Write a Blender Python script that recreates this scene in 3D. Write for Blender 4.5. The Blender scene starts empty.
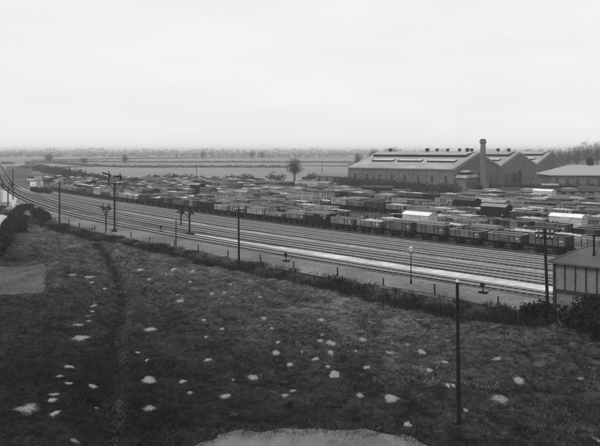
import bpy, math, random
import numpy as np
from mathutils import noise, Vector, Matrix

# ------------------------------------------------------------------ camera, sky, sun, exposure
SC = bpy.context.scene
COL = SC.collection
F, HZ, CAMH = 674.0, 150.0, 14.0          # focal length and horizon of the 600 x 446 photograph, eye height
cam = bpy.data.cameras.new('camera')
cam.sensor_width = 36.0
cam.lens = 36.0 * F / 600.0
cam.shift_y = -(223.0 - HZ) / 600.0
cam.clip_end = 20000
cam.clip_start = 0.5
camo = bpy.data.objects.new('camera', cam)
camo.location = (0, 0, CAMH)
camo.rotation_euler = (math.radians(90), 0, 0)
COL.objects.link(camo)
SC.camera = camo

SUN_EL, SUN_AZ = math.radians(48), math.radians(222)   # azimuth clockwise from +Y: behind the camera, to the left
world = bpy.data.worlds.new('World')
SC.world = world
world.use_nodes = True
wn, wl = world.node_tree.nodes, world.node_tree.links
wn.clear()
sky = wn.new('ShaderNodeTexSky')
sky.sky_type = 'NISHITA'
sky.sun_disc = False
sky.sun_elevation = SUN_EL
sky.sun_rotation = SUN_AZ
sky.air_density = 1.0
sky.dust_density = 4.0
bw = wn.new('ShaderNodeRGBToBW')                        # a black and white photograph
wl.new(sky.outputs[0], bw.inputs[0])
tc = wn.new('ShaderNodeTexCoord')
mp = wn.new('ShaderNodeMapping')
mp.inputs['Scale'].default_value = (1.6, 1.6, 9.0)
wl.new(tc.outputs['Generated'], mp.inputs[0])
cn = wn.new('ShaderNodeTexNoise')
cn.inputs['Scale'].default_value = 2.0
cn.inputs['Detail'].default_value = 5.0
cn.inputs['Roughness'].default_value = 0.55
wl.new(mp.outputs[0], cn.inputs[0])
cr = wn.new('ShaderNodeMapRange')                       # an even deck of cloud with faint streaks
cr.inputs['From Min'].default_value = 0.3
cr.inputs['From Max'].default_value = 0.7
cr.inputs['To Min'].default_value = 9.0
cr.inputs['To Max'].default_value = 9.7
wl.new(cn.outputs[0], cr.inputs[0])
mx = wn.new('ShaderNodeMix')
mx.data_type = 'FLOAT'
mx.inputs[0].default_value = 0.93
wl.new(bw.outputs[0], mx.inputs[2])
wl.new(cr.outputs[0], mx.inputs[3])
bg = wn.new('ShaderNodeBackground')
bg.inputs['Strength'].default_value = 0.1
wl.new(mx.outputs[0], bg.inputs['Color'])
wo = wn.new('ShaderNodeOutputWorld')
wl.new(bg.outputs[0], wo.inputs[0])

sl = bpy.data.lights.new('sun', 'SUN')
sl.energy = 1.5
sl.angle = math.radians(14)
so = bpy.data.objects.new('sun', sl)
sdir = Vector((math.sin(SUN_AZ) * math.cos(SUN_EL), math.cos(SUN_AZ) * math.cos(SUN_EL), math.sin(SUN_EL)))
so.rotation_euler = sdir.to_track_quat('Z', 'Y').to_euler()
so.location = (-60, -60, 90)
COL.objects.link(so)
vs = SC.view_settings
vs.view_transform = 'Standard'
vs.look = 'None'
vs.exposure = 0.0
vs.gamma = 1.0
vs.use_curve_mapping = False
SC.cycles.volume_bounces = 0
SC.cycles.max_bounces = 6
SC.cycles.transparent_max_bounces = 8

rnd = random.Random(11)
R = np.random.RandomState(5)

# ------------------------------------------------------------------ helpers
def mat(name, g, var=0.15, scale=3.0, rough=0.85, bump=0.0, bscale=None, tone=False, planks=None,
        blotch=None, spec=0.08, detail=5.0, glow=None):
    """grey procedural material: base tone g, noise variation, bump, optional plank joints, optional vertex tone"""
    m = bpy.data.materials.new(name)
    m.use_nodes = True
    n, l = m.node_tree.nodes, m.node_tree.links
    p = n['Principled BSDF']
    p.inputs['Roughness'].default_value = rough
    p.inputs['Specular IOR Level'].default_value = spec
    geo = n.new('ShaderNodeNewGeometry')
    tcn = n.new('ShaderNodeTexCoord')
    src = geo.outputs['Position']
    nz = n.new('ShaderNodeTexNoise')
    nz.inputs['Scale'].default_value = scale
    nz.inputs['Detail'].default_value = detail
    nz.inputs['Roughness'].default_value = 0.6
    l.new(src, nz.inputs[0])
    mr = n.new('ShaderNodeMapRange')
    mr.inputs['From Min'].default_value = 0.25
    mr.inputs['From Max'].default_value = 0.75
    mr.inputs['To Min'].default_value = g * (1 - var)
    mr.inputs['To Max'].default_value = g * (1 + var)
    l.new(nz.outputs[0], mr.inputs[0])
    val = mr.outputs[0]
    def mul(a, b):
        q = n.new('ShaderNodeMath')
        q.operation = 'MULTIPLY'
        for i, v in enumerate((a, b)):
            if isinstance(v, (int, float)):
                q.inputs[i].default_value = v
            else:
                l.new(v, q.inputs[i])
        return q.outputs[0]
    if blotch:
        bs, lo, hi = blotch
        b = n.new('ShaderNodeTexNoise')
        b.inputs['Scale'].default_value = bs
        b.inputs['Detail'].default_value = 4.0
        l.new(src, b.inputs[0])
        r2 = n.new('ShaderNodeMapRange')
        r2.inputs['From Min'].default_value = 0.36
        r2.inputs['From Max'].default_value = 0.64
        r2.inputs['To Min'].default_value = lo
        r2.inputs['To Max'].default_value = hi
        l.new(b.outputs[0], r2.inputs[0])
        val = mul(val, r2.outputs[0])
    if tone:
        at_ = n.new('ShaderNodeAttribute')
        at_.attribute_name = 'tone'
        val = mul(val, at_.outputs['Fac'])
    hgt = None
    if planks:                                           # (axis, pitch, depth of tone): boards told apart by tone
        ax, pitch, dep = planks
        sp = n.new('ShaderNodeSeparateXYZ')
        l.new(tcn.outputs['Object'], sp.inputs[0])
        dv = n.new('ShaderNodeMath'); dv.operation = 'DIVIDE'
        l.new(sp.outputs[ax], dv.inputs[0]); dv.inputs[1].default_value = pitch
        fl = n.new('ShaderNodeMath'); fl.operation = 'FLOOR'
        l.new(dv.outputs[0], fl.inputs[0])
        oi = n.new('ShaderNodeObjectInfo')
        ad = n.new('ShaderNodeMath'); ad.operation = 'ADD'
        l.new(fl.outputs[0], ad.inputs[0]); l.new(oi.outputs['Random'], ad.inputs[1])
        wnn = n.new('ShaderNodeTexWhiteNoise'); wnn.noise_dimensions = '1D'
        l.new(ad.outputs[0], wnn.inputs['W'])
        r3 = n.new('ShaderNodeMapRange')
        r3.inputs['To Min'].default_value = 1 - dep
        r3.inputs['To Max'].default_value = 1 + dep
        l.new(wnn.outputs['Value'], r3.inputs[0])
        val = mul(val, r3.outputs[0])
        fr = n.new('ShaderNodeMath'); fr.operation = 'FRACT'
        l.new(dv.outputs[0], fr.inputs[0])
        gt = n.new('ShaderNodeMath'); gt.operation = 'GREATER_THAN'; gt.inputs[1].default_value = 0.1
        l.new(fr.outputs[0], gt.inputs[0])
        hgt = gt.outputs[0]
    cb = n.new('ShaderNodeCombineColor')
    for i in range(3):
        l.new(val, cb.inputs[i])
    l.new(cb.outputs[0], p.inputs['Base Color'])
    if bump or hgt:
        bn = n.new('ShaderNodeBump')
        if hgt:
            bn.inputs['Distance'].default_value = 0.02
            bn.inputs['Strength'].default_value = 0.8
            l.new(hgt, bn.inputs['Height'])
        else:
            nb = n.new('ShaderNodeTexNoise')
            nb.inputs['Scale'].default_value = bscale or scale * 4
            nb.inputs['Detail'].default_value = 6
            l.new(src, nb.inputs[0])
            bn.inputs['Distance'].default_value = bump
            bn.inputs['Strength'].default_value = 0.9
            l.new(nb.outputs[0], bn.inputs['Height'])
        l.new(bn.outputs[0], p.inputs['Normal'])
    return m


def set_props(o, label=None, cat=None, group=None, kind=None):
    if label: o['label'] = label
    if cat: o['category'] = cat
    if group: o['group'] = group
    if kind: o['kind'] = kind
    return o


def link(name, me, m=None, parent=None, loc=(0, 0, 0), rz=0.0):
    o = bpy.data.objects.new(name, me)
    COL.objects.link(o)
    o.location = loc
    o.rotation_euler = (0, 0, rz)
    if parent is not None:
        o.parent = parent
    if m is not None and me is not None and not me.materials:
        me.materials.append(m)
    return o


def empty(name, loc=(0, 0, 0), rz=0.0):
    o = bpy.data.objects.new(name, None)
    o.empty_display_size = 0.3
    COL.objects.link(o)
    o.location = loc
    o.rotation_euler = (0, 0, rz)
    return o


class MB:
    """collects faces into one mesh"""
    def __init__(self):
        self.v, self.f = [], []

    def add(self, vs_, fs):
        k = len(self.v)
        self.v += [tuple(v) for v in vs_]
        self.f += [tuple(i + k for i in f) for f in fs]
        return self

    def box(self, x0, x1, y0, y1, z0, z1, M=None):
        vs_ = [(x, y, z) for z in (z0, z1) for y in (y0, y1) for x in (x0, x1)]
        if M is not None:
            vs_ = [tuple(M @ Vector(v)) for v in vs_]
        return self.add(vs_, [(0, 2, 3, 1), (4, 5, 7, 6), (0, 1, 5, 4), (2, 6, 7, 3), (0, 4, 6, 2), (1, 3, 7, 5)])

    def bar(self, a, b, w, h=None):
        h = h or w
        a, b = Vector(a), Vector(b)
        d = (b - a)
        L = d.length
        q = d.to_track_quat('X', 'Z').to_matrix().to_4x4()
        M = Matrix.Translation(a) @ q
        return self.box(0, L, -w / 2, w / 2, -h / 2, h / 2, M)

    def tube(self, a, b, r0, r1=None, n=8, cap=True):
        r1 = r0 if r1 is None else r1
        a, b = Vector(a), Vector(b)
        q = (b - a).to_track_quat('Z', 'Y').to_matrix()
        vs_ = []
        for c, r in ((a, r0), (b, r1)):
            for i in range(n):
                t = 2 * math.pi * i / n
                vs_.append(tuple(c + q @ Vector((r * math.cos(t), r * math.sin(t), 0))))
        fs = [(i, (i + 1) % n, n + (i + 1) % n, n + i) for i in range(n)]
        if cap:
            fs += [tuple(range(n - 1, -1, -1)), tuple(range(n, 2 * n))]
        return self.add(vs_, fs)

    def prism(self, prof, y0, y1, M=None):
        """profile in x,z (counter-clockwise seen from -y) pushed from y0 to y1"""
        n = len(prof)
        vs_ = [(x, y0, z) for x, z in prof] + [(x, y1, z) for x, z in prof]
        if M is not None:
            vs_ = [tuple(M @ Vector(v)) for v in vs_]
        fs = [tuple(range(n)), tuple(range(2 * n - 1, n - 1, -1))]
        fs += [(i, i + n, (i + 1) % n + n, (i + 1) % n) for i in range(n)]
        return self.add(vs_, fs)

    def mesh(self, name, smooth=False):
        me = bpy.data.meshes.new(name)
        me.from_pydata(self.v, [], self.f)
        if smooth:
            me.polygons.foreach_set('use_smooth', [True] * len(me.polygons))
        me.update()
        return me

    def build(self, name, m, parent=None, loc=(0, 0, 0), rz=0.0, smooth=False):
        return link(name, self.mesh(name, smooth), m, parent, loc, rz)


def np_mesh(name, V, Q, tone=None):
    """numpy verts (n,3) and faces (m,k) to a mesh, with an optional per-face tone"""
    me = bpy.data.meshes.new(name)
    V = np.asarray(V, np.float32)
    Q = np.asarray(Q, np.int32)
    m_, k = Q.shape
    me.vertices.add(len(V))
    me.vertices.foreach_set('co', V.ravel())
    me.loops.add(m_ * k)
    me.loops.foreach_set('vertex_index', Q.ravel())
    me.polygons.add(m_)
    me.polygons.foreach_set('loop_start', np.arange(0, m_ * k, k, dtype=np.int32))
    me.update(calc_edges=True)
    if tone is not None:
        a = me.attributes.new('tone', 'FLOAT', 'FACE')
        a.data.foreach_set('value', np.asarray(tone, np.float32))
    return me


ORD = ['zeroth', 'first', 'second', 'third', 'fourth', 'fifth', 'sixth', 'seventh', 'eighth', 'ninth', 'tenth', 'eleventh',
       'twelfth', 'thirteenth', 'fourteenth', 'fifteenth', 'sixteenth', 'seventeenth', 'eighteenth', 'nineteenth',
       'twentieth']
def ordinal(i):
    if i <= 20: return ORD[i]
    t = ['', '', 'twenty', 'thirty', 'forty', 'fifty'][i // 10]
    return (t + '-' + ORD[i % 10]) if i % 10 else t[:-1] + 'ieth'

# ------------------------------------------------------------------ the line of the railway (plan curve)
CP = np.array([(96, -5), (60, 29.5), (24.1, 64.2), (0, 88.2), (-26, 116.5), (-54, 152), (-84, 202), (-119, 271),
               (-163, 366), (-252, 560), (-385, 850), (-572, 1260)], float)
def catmull(P, per=60):
    out = []
    for i in range(1, len(P) - 2):
        p0, p1, p2, p3 = P[i - 1:i + 3]
        for t in np.linspace(0, 1, per, endpoint=False):
            out.append(0.5 * (2 * p1 + (p2 - p0) * t + (2 * p0 - 5 * p1 + 4 * p2 - p3) * t ** 2 + (3 * p1 - p0 - 3 * p2 + p3) * t ** 3))
    return np.array(out)
_c = catmull(CP)
_s = np.concatenate([[0], np.cumsum(np.linalg.norm(np.diff(_c, axis=0), axis=1))])
S = np.arange(0, _s[-1], 2.0)
CX, CY = np.interp(S, _s, _c[:, 0]), np.interp(S, _s, _c[:, 1])
for _ in range(40):                                     # ease the curve
    CX[1:-1] = (CX[:-2] + 2 * CX[1:-1] + CX[2:]) / 4
    CY[1:-1] = (CY[:-2] + 2 * CY[1:-1] + CY[2:]) / 4
TX, TY = np.gradient(CX, S), np.gradient(CY, S)
_l = np.hypot(TX, TY); TX /= _l; TY /= _l
NX, NY = TY, -TX                                        # points over the line, away from the camera
def pt(s, o):
    return (np.interp(s, S, CX) + np.interp(s, S, NX) * o, np.interp(s, S, CY) + np.interp(s, S, NY) * o)
def heading(s):
    return math.atan2(np.interp(s, S, TY), np.interp(s, S, TX))
def offset(x, y):
    """signed distance from the nearest running line, positive over the tracks"""
    x, y = np.atleast_1d(np.asarray(x, float)), np.atleast_1d(np.asarray(y, float))
    out = np.empty(len(x)); ss = np.empty(len(x))
    k = slice(0, None, 2)
    cx, cy, nx, ny, s_ = CX[k], CY[k], NX[k], NY[k], S[k]
    for a in range(0, len(x), 4000):
        dx = x[a:a + 4000, None] - cx; dy = y[a:a + 4000, None] - cy
        j = np.argmin(dx * dx + dy * dy, axis=1)
        i = np.arange(len(j))
        out[a:a + 4000] = dx[i, j] * nx[j] + dy[i, j] * ny[j]
        ss[a:a + 4000] = s_[j]
    return out, ss
def smooth(a, b, x):
    t = np.clip((np.asarray(x, float) - a) / (b - a), 0, 1)
    return t * t * (3 - 2 * t)

# ------------------------------------------------------------------ terrain
PATH = np.array([(-29.0, 96.0), (-24.5, 86), (-21.0, 77), (-17.9, 67.5), (-16.2, 62), (-14.6, 54), (-12.9, 46), (-11.4, 40), (-10.2, 35), (-9.2, 31), (-8, 24)], float)
PLOT = [(-44, 79.5), (-29.6, 80.2), (-23.2, 63.2), (-44, 60.0)]
BANK = np.array([(-36.5, 81.5), (-38.0, 90), (-37, 96.5), (-32, 97.5), (-27.5, 92.5), (-24, 86)], float)
def seg_dist(x, y, P):
    best = np.full(len(x), 1e9); side = np.zeros(len(x))
    for (x0, y0), (x1, y1) in zip(P[:-1], P[1:]):
        dx, dy = x1 - x0, y1 - y0
        t = np.clip(((x - x0) * dx + (y - y0) * dy) / (dx * dx + dy * dy), 0, 1)
        ex, ey = x - x0 - t * dx, y - y0 - t * dy
        d = np.hypot(ex, ey)
        m_ = d < best
        side = np.where(m_, np.sign(dx * ey - dy * ex), side)
        best = np.minimum(best, d)
    return best, side
def in_poly_dist(x, y, P):
    """distance inside a convex polygon (positive inside)"""
    n = len(P); best = np.full(len(x), 1e9)
    ar = sum(P[i][0] * P[(i + 1) % n][1] - P[(i + 1) % n][0] * P[i][1] for i in range(n))
    sg = 1 if ar > 0 else -1
    for i in range(n):
        x0, y0 = P[i]; x1, y1 = P[(i + 1) % n]
        L = math.hypot(x1 - x0, y1 - y0)
        best = np.minimum(best, sg * ((x1 - x0) * (y - y0) - (y1 - y0) * (x - x0)) / L)
    return best
def fbm(x, y, sc, seed=0.0):
    return np.array([noise.fractal(Vector((a * sc, b * sc, seed)), 1.0, 2.0, 4) for a, b in zip(x, y)])
GRAVEL = [(-3.9, 32.0), (-1.5, 32.3), (1.5, 32.3), (3.9, 32.1), (5.2, 31.5), (6.2, 30.2), (7, 24), (-6.5, 24), (-4.9, 30.6)]
def height(x, y):
    x, y = np.asarray(x, float), np.asarray(y, float)
    o, s = offset(x, y)
    near = smooth(170, 120, y)
    z = np.zeros(len(x))
    field = smooth(-10.5, -13.0, o)
    z += field * (0.45 - 0.3 * smooth(-30, -13, o))
    ditch = smooth(-7.8, -9.2, o) * smooth(-13.0, -11.2, o)
    z -= 0.55 * ditch
    b = fbm(x, y, 0.06, 3.1) * 0.75 + fbm(x, y, 0.2, 5.5) * 0.28 + fbm(x, y, 0.55, 7.7) * 0.14 + fbm(x, y, 1.4, 1.3) * 0.07
    z += b * smooth(-8, -12, o) * smooth(220, 130, y)
    d, side = seg_dist(x, y, PATH)
    inpath = smooth(100, 92, y)
    z -= inpath * (0.55 * np.exp(-((d * side + 0.2) / 0.8) ** 2))
    z += inpath * 0.25 * np.exp(-((d * side - 1.2) / 0.6) ** 2)
    z -= 0.45 * smooth(100, 85, y) * smooth(0.2, 1.6, in_poly_dist(x, y, PLOT))
    z += 0.28 * np.exp(-((in_poly_dist(x, y, PLOT) + 0.4) / 0.7) ** 2) * smooth(120, 100, y)
    db, _ = seg_dist(x, y, BANK)
    z += 0.5 * np.exp(-(db / 1.5) ** 2)
    z -= b * 0.8 * smooth(-0.6, 0.6, in_poly_dist(x, y, GRAVEL))
    z += 5.0 * smooth(-25, -150, o) * smooth(200, 420, y)          # the rising ground left of the line
    return z
def axis(fine, lo, hi, a, b, grow=1.09):
    g = list(np.arange(a, b + 1e-6, fine))
    st = fine
    while g[-1] < hi:
        st *= grow; g.append(g[-1] + st)
    st = fine
    while g[0] > lo:
        st *= grow; g.insert(0, g[0] - st)
    return np.array(g)
GX = axis(0.42, -9000, 9000, -52, 40)
GY = axis(0.42, -200, 9000, 22, 112)
XX, YY = np.meshgrid(GX, GY)
ZZ = height(XX.ravel(), YY.ravel()).reshape(XX.shape)
def H(x, y):
    """height of the built ground sheet"""
    x, y = np.atleast_1d(np.asarray(x, float)), np.atleast_1d(np.asarray(y, float))
    i = np.clip(np.searchsorted(GX, x) - 1, 0, len(GX) - 2); j = np.clip(np.searchsorted(GY, y) - 1, 0, len(GY) - 2)
    u = (x - GX[i]) / (GX[i + 1] - GX[i]); v = (y - GY[j]) / (GY[j + 1] - GY[j])
    return (ZZ[j, i] * (1 - u) * (1 - v) + ZZ[j, i + 1] * u * (1 - v) + ZZ[j + 1, i] * (1 - u) * v + ZZ[j + 1, i + 1] * u * v)
def at(px, py):
    """where the sight line of a photograph pixel meets the ground"""
    z = 0.0
    for _ in range(12):
        y = (CAMH - z) * F / (py - HZ); x = (px - 300) / F * y
        z = 0.5 * z + 0.5 * float(H(x, y)[0])
    return Vector((x, y, float(H(x, y)[0])))
def proj(x, y, z=0.0):
    return 300 + F * x / y, HZ + F * (CAMH - z) / y

# ------------------------------------------------------------------ materials
M = {}
M['grass'] = mat('rough_grass', 0.03, 0.9, 3.2, 0.95, 0.10, 7, blotch=(0.13, 0.7, 1.3), tone=True)
M['tuft'] = mat('grass_blades', 0.04, 0.3, 0.5, 0.8, tone=True, blotch=(0.11, 0.65, 1.35))
M['scrub'] = mat('scrub_leaves', 0.013, 0.3, 0.8, 0.8, tone=True)
M['chalk'] = mat('chalk_soil', 0.22, 0.45, 9, 0.95, 0.02, 30)
def turf_edge(m, g):
    n, l = m.node_tree.nodes, m.node_tree.links
    a = n.new('ShaderNodeAttribute'); a.attribute_name = 'tone'
    geo = n.new('ShaderNodeNewGeometry')
    z = n.new('ShaderNodeTexNoise'); z.inputs['Scale'].default_value = 7.0; z.inputs['Detail'].default_value = 5.0
    l.new(geo.outputs['Position'], z.inputs[0])
    q = n.new('ShaderNodeMath'); q.operation = 'ADD'
    l.new(a.outputs['Fac'], q.inputs[0]); l.new(z.outputs[0], q.inputs[1])
    r = n.new('ShaderNodeMapRange'); r.interpolation_type = 'SMOOTHSTEP'
    r.inputs['From Min'].default_value = 0.72; r.inputs['From Max'].default_value = 1.4
    l.new(q.outputs[0], r.inputs[0])
    p = n['Principled BSDF']; src = p.inputs['Base Color'].links[0].from_socket
    x = n.new('ShaderNodeMix'); x.data_type = 'RGBA'
    l.new(r.outputs[0], x.inputs[0]); x.inputs[6].default_value = (g, g, g, 1); l.new(src, x.inputs[7])
    l.new(x.outputs[2], p.inputs['Base Color'])
turf_edge(M['chalk'], 0.022)
M['gravel'] = mat('gravel', 0.16, 0.5, 12, 0.95, 0.05, 30, blotch=(0.8, 0.8, 1.2))
M['soil'] = mat('bare_soil', 0.078, 0.4, 2.2, 0.95, 0.04, 12, blotch=(0.25, 0.8, 1.2))
M['worn'] = mat('worn_grass', 0.05, 0.5, 2.5, 0.95, 0.03, 18)
M['cess'] = mat('cess_cinders', 0.16, 0.35, 1.6, 0.95, 0.03, 14, blotch=(0.12, 0.7, 1.3))
M['ash'] = mat('yard_ash', 0.075, 0.4, 0.9, 0.95, 0.03, 12, blotch=(0.08, 0.6, 1.5))
M['strip'] = mat('pale_ash', 0.5, 0.35, 1.1, 0.95, 0.03, 10, blotch=(0.16, 0.72, 1.2))
M['strip2'] = mat('grey_ash', 0.26, 0.35, 1.1, 0.95, 0.03, 10, blotch=(0.12, 0.7, 1.25))
M['ballast'] = mat('ballast', 0.09, 0.5, 5.0, 0.95, 0.05, 22, blotch=(0.1, 0.75, 1.25))
M['sleeper'] = mat('sleeper_timber', 0.022, 0.4, 1.5, 0.9)
M['rail'] = mat('rail_steel', 0.30, 0.2, 1.0, 0.35, spec=0.6)
M['railrust'] = mat('rail_rusty', 0.10, 0.2, 1.0, 0.6)
M['field_pale'] = mat('pale_stubble', 0.21, 0.15, 0.03, 0.95, blotch=(0.012, 0.9, 1.1))
M['field_mid'] = mat('pasture', 0.19, 0.15, 0.02, 0.95, blotch=(0.006, 0.85, 1.15))
M['field_dark'] = mat('ploughland', 0.14, 0.15, 0.02, 0.95)
M['lane'] = mat('chalk_lane', 0.42, 0.2, 0.4, 0.95)
M['wood'] = mat('tarred_pole', 0.012, 0.3, 2, 0.8)
M['ironb'] = mat('black_iron', 0.01, 0.2, 3, 0.6)
M['white'] = mat('white_paint', 0.7, 0.12, 1.2, 0.6)
M['offwhite'] = mat('dirty_white_paint', 0.5, 0.2, 1.5, 0.7)
M['brick'] = mat('brick_wall', 0.12, 0.25, 1.4, 0.9, 0.02, 8, blotch=(0.12, 0.8, 1.2))
M['slate'] = mat('slate_roof', 0.31, 0.25, 1.6, 0.7, 0.04, 5, blotch=(0.16, 0.78, 1.15))
M['slated'] = mat('dark_slate', 0.16, 0.15, 0.9, 0.7, 0.02, 6)
M['slatem'] = mat('grey_slate', 0.30, 0.15, 0.9, 0.7, 0.02, 6)
M['glass'] = mat('sooty_glass', 0.035, 0.2, 1, 0.25, spec=0.5)
M['glassp'] = mat('pale_glazing', 0.5, 0.2, 0.6, 0.35, spec=0.5)
M['stone'] = mat('stone_trim', 0.17, 0.15, 2, 0.9)
M['dark'] = mat('dark_timber', 0.02, 0.3, 2, 0.85)
M['bark'] = mat('bark', 0.05, 0.3, 3, 0.9)
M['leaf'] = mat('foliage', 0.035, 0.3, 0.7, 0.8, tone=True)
M['leaffar'] = mat('hazed_far_foliage', 0.10, 0.3, 0.05, 0.9, tone=True)  # lighter than the near foliage: distance haze painted into the colour
M['board'] = mat('weathered_board', 0.16, 0.25, 2.5, 0.85, 0.01, 16)
M['batten'] = mat('dark_batten', 0.03, 0.3, 2, 0.85)
M['hutroof'] = mat('felt_roof', 0.10, 0.2, 1.2, 0.9, 0.02, 10, blotch=(0.5, 0.85, 1.15))

# ------------------------------------------------------------------ ground sheet
nx_, ny_ = len(GX), len(GY)
idx = np.arange(nx_ * ny_).reshape(ny_, nx_)
Q = np.stack([idx[:-1, :-1], idx[:-1, 1:], idx[1:, 1:], idx[1:, :-1]], -1).reshape(-1, 4)
def grass_tone(x, y, o):
    """lighter turf by the line, darker grass towards the gravel track and the hut"""
    d = 0.33 + 1.75 * smooth(-44, -14, o) + 0.3 * fbm(x, y, 0.05, 9.0) + 0.5 * np.exp(-(seg_dist(x, y, BANK)[0] / 1.2) ** 2) + 0.5 * np.exp(-((in_poly_dist(x, y, PLOT) + 0.5) / 0.5) ** 2)  # lit look of the crest and bank painted into the tone
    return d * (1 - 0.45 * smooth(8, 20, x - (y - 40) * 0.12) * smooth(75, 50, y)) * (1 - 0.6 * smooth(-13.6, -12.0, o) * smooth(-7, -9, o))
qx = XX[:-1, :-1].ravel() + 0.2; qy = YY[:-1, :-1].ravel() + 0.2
qt = grass_tone(qx, qy, offset(qx, qy)[0])
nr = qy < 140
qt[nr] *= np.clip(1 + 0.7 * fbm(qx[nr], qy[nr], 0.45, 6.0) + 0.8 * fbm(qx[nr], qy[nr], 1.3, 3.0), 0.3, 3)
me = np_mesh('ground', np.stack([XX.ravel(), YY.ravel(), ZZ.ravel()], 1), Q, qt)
me.polygons.foreach_set('use_smooth', np.ones(len(me.polygons), bool))
set_props(link('ground', me, M['grass']), kind='structure')

def sheet(name, P, m, lift=0.04, cell=None, wob=0.0, ground=True):
    """a draped sheet over a convex-ish polygon (fan of rings), with an uneven rim"""
    P = [Vector((p[0], p[1], 0)) for p in P]
    n = len(P); pts = []
    for i in range(n):
        a, b = P[i], P[(i + 1) % n]
        k = max(1, int((b - a).length / (cell or 4)))
        pts += [a.lerp(b, t / k) for t in range(k)]
    c = sum(pts, Vector()) / len(pts)
    if wob:
        pts = [c + (p - c) * (1 + wob * noise.noise(Vector((p.x * 0.9, p.y * 0.9, 2.2))) + wob * 0.6 * noise.noise(Vector((p.x * 3, p.y * 3, 5.2)))) for p in pts]
    rings = max(2, int(max((p - c).length for p in pts) / (cell or 4)))
    V = []
    for r in range(1, rings + 1):
        for p in pts:
            q = c.lerp(p, r / rings)
            V.append((q.x, q.y, 0))
    V.append((c.x, c.y, 0))
    V = np.array(V)
    V[:, 2] = (H(V[:, 0], V[:, 1]) if ground else 0) + lift
    mb = MB(); k = len(pts); mb.v = [tuple(v) for v in V]
    mb.f = [(len(V) - 1, i, (i + 1) % k) for i in range(k)]
    for r in range(rings - 1):
        mb.f += [(r * k + i, (r + 1) * k + i, (r + 1) * k + (i + 1) % k, r * k + (i + 1) % k) for i in range(k)]
    return set_props(mb.build(name, m, smooth=True), kind='structure')

def ribbon(name, s0, s1, o0, o1, z, m, step=3.0, wob=0.0, parent=None, prof=None, ofun=None):
    """a strip along the railway between two offsets; prof = list of (offset, z)"""
    ss = np.arange(s0, s1, step)
    prof = prof or [(o0, z), (o1, z)]
    V = []
    for a in ss:
        for k, (o, zz) in enumerate(prof):
            if wob:
                o = o + wob * noise.noise(Vector((a * 0.17, k * 9.1, o)))
            if ofun is not None:
                o = ofun(a) + o
            x, y = pt(a, o)
            V.append((x, y, zz))
    k = len(prof)
    n = len(ss)
    fs = [(i * k + j, (i + 1) * k + j, (i + 1) * k + j + 1, i * k + j + 1) for i in range(n - 1) for j in range(k - 1)]
    # counter-clockwise seen from above
    fs = [f[::-1] for f in fs]
    mb = MB(); mb.v = V; mb.f = fs
    return mb.build(name, m, parent)

# s at given distances
def s_at_Y(Y):
    return float(np.interp(Y, CY, S))
sA, sB = s_at_Y(135), s_at_Y(262)
S0, S1 = 6.0, s_at_Y(830)
set_props(ribbon('yard_ground', S0, s_at_Y(330), -8, 118, 0.03, M['ash'], 4, prof=[(-8, 0.0), (-6, 0.03), (118, 0.03)]), kind='structure')
set_props(ribbon('trackside_cess', S0, s_at_Y(300), -7.6, -1.6, 0.06, M['cess'], 2, wob=0.9), kind='structure')

# running lines: offset near, offset far off to the left, end
TRK = [(0.0, 0.0, S1, 'nearest running line beside the grassy cess'),
       (5.9, 3.5, S1, 'running line just beyond the broad pale ash strip'),
       (9.2, 3.5, s_at_Y(255), 'running line just short of the narrow pale ash strip'),
       (14.1, 3.5, s_at_Y(262), 'running line just beyond the narrow pale ash strip'),
       (17.4, 7.0, s_at_Y(255), 'running line second from the front row of wagons'),
       (20.6, 7.0, s_at_Y(262), 'running line closest to the front row of wagons')]
def ofs(a, b):
    return lambda s: a + (b - a) * float(smooth(sA, sB, s))
def track(name, fun, s0, s1, z0, railm, step_sl=0.76, bed=True):
    root = empty(name, (0, 0, 0))
    if bed:
        ribbon('ballast_bed', s0, s1, 0, 0, 0, M['ballast'], 3, wob=0.12, parent=root,
               prof=[(-1.75, z0 - 0.02), (-1.35, z0 + 0.09), (1.35, z0 + 0.09), (1.75, z0 - 0.02)], ofun=fun)
    # sleepers
    ss = np.arange(s0, s1 - 2, step_sl)
    c = np.array([pt(a, fun(a)) for a in ss])
    c2 = np.array([pt(a + 0.6, fun(a + 0.6)) for a in ss])
    t = c2 - c; t /= np.linalg.norm(t, axis=1)[:, None]
    n = np.stack([t[:, 1], -t[:, 0]], 1)
    jit = (R.rand(len(ss), 1) - 0.5) * 0.12
    c = c + n * jit
    hw, hl = 0.125, 1.3
    cor = []
    for zz in (z0 + 0.05, z0 + 0.15):
        for a, b in ((-hl, -hw), (hl, -hw), (hl, hw), (-hl, hw)):
            p = c + n * a + t * b
            cor.append(np.concatenate([p, np.full((len(ss), 1), zz)], 1))
    V = np.stack(cor, 1).reshape(-1, 3)
    base = np.arange(len(ss))[:, None] * 8
    fq = np.array([(4, 7, 6, 5), (0, 1, 5, 4), (1, 2, 6, 5), (2, 3, 7, 6), (3, 0, 4, 7)])
    Q = (base[:, :, None] + fq[None]).reshape(-1, 4)
    so_ = link('sleepers', np_mesh('sleepers', V, Q), M['sleeper'], root)
    so_['kind'] = 'stuff'
    for sd in (-1, 1):
        prof = [(sd * 0.752 - 0.07, z0 + 0.15), (sd * 0.752 - 0.035, z0 + 0.19), (sd * 0.752 - 0.035, z0 + 0.30),
                (sd * 0.752 + 0.035, z0 + 0.30), (sd * 0.752 + 0.035, z0 + 0.19), (sd * 0.752 + 0.07, z0 + 0.15)]
        ribbon('rail', s0, s1, 0, 0, 0, railm, 2.0, parent=root, prof=prof, ofun=fun)
    return root
for i, (a, b, se, lab) in enumerate(TRK):
    set_props(track('railway_track', ofs(a, b), S0, se, 0.05 + 0.004 * i, M['rail']), lab, 'railway track', 'running lines past the yard')

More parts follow.
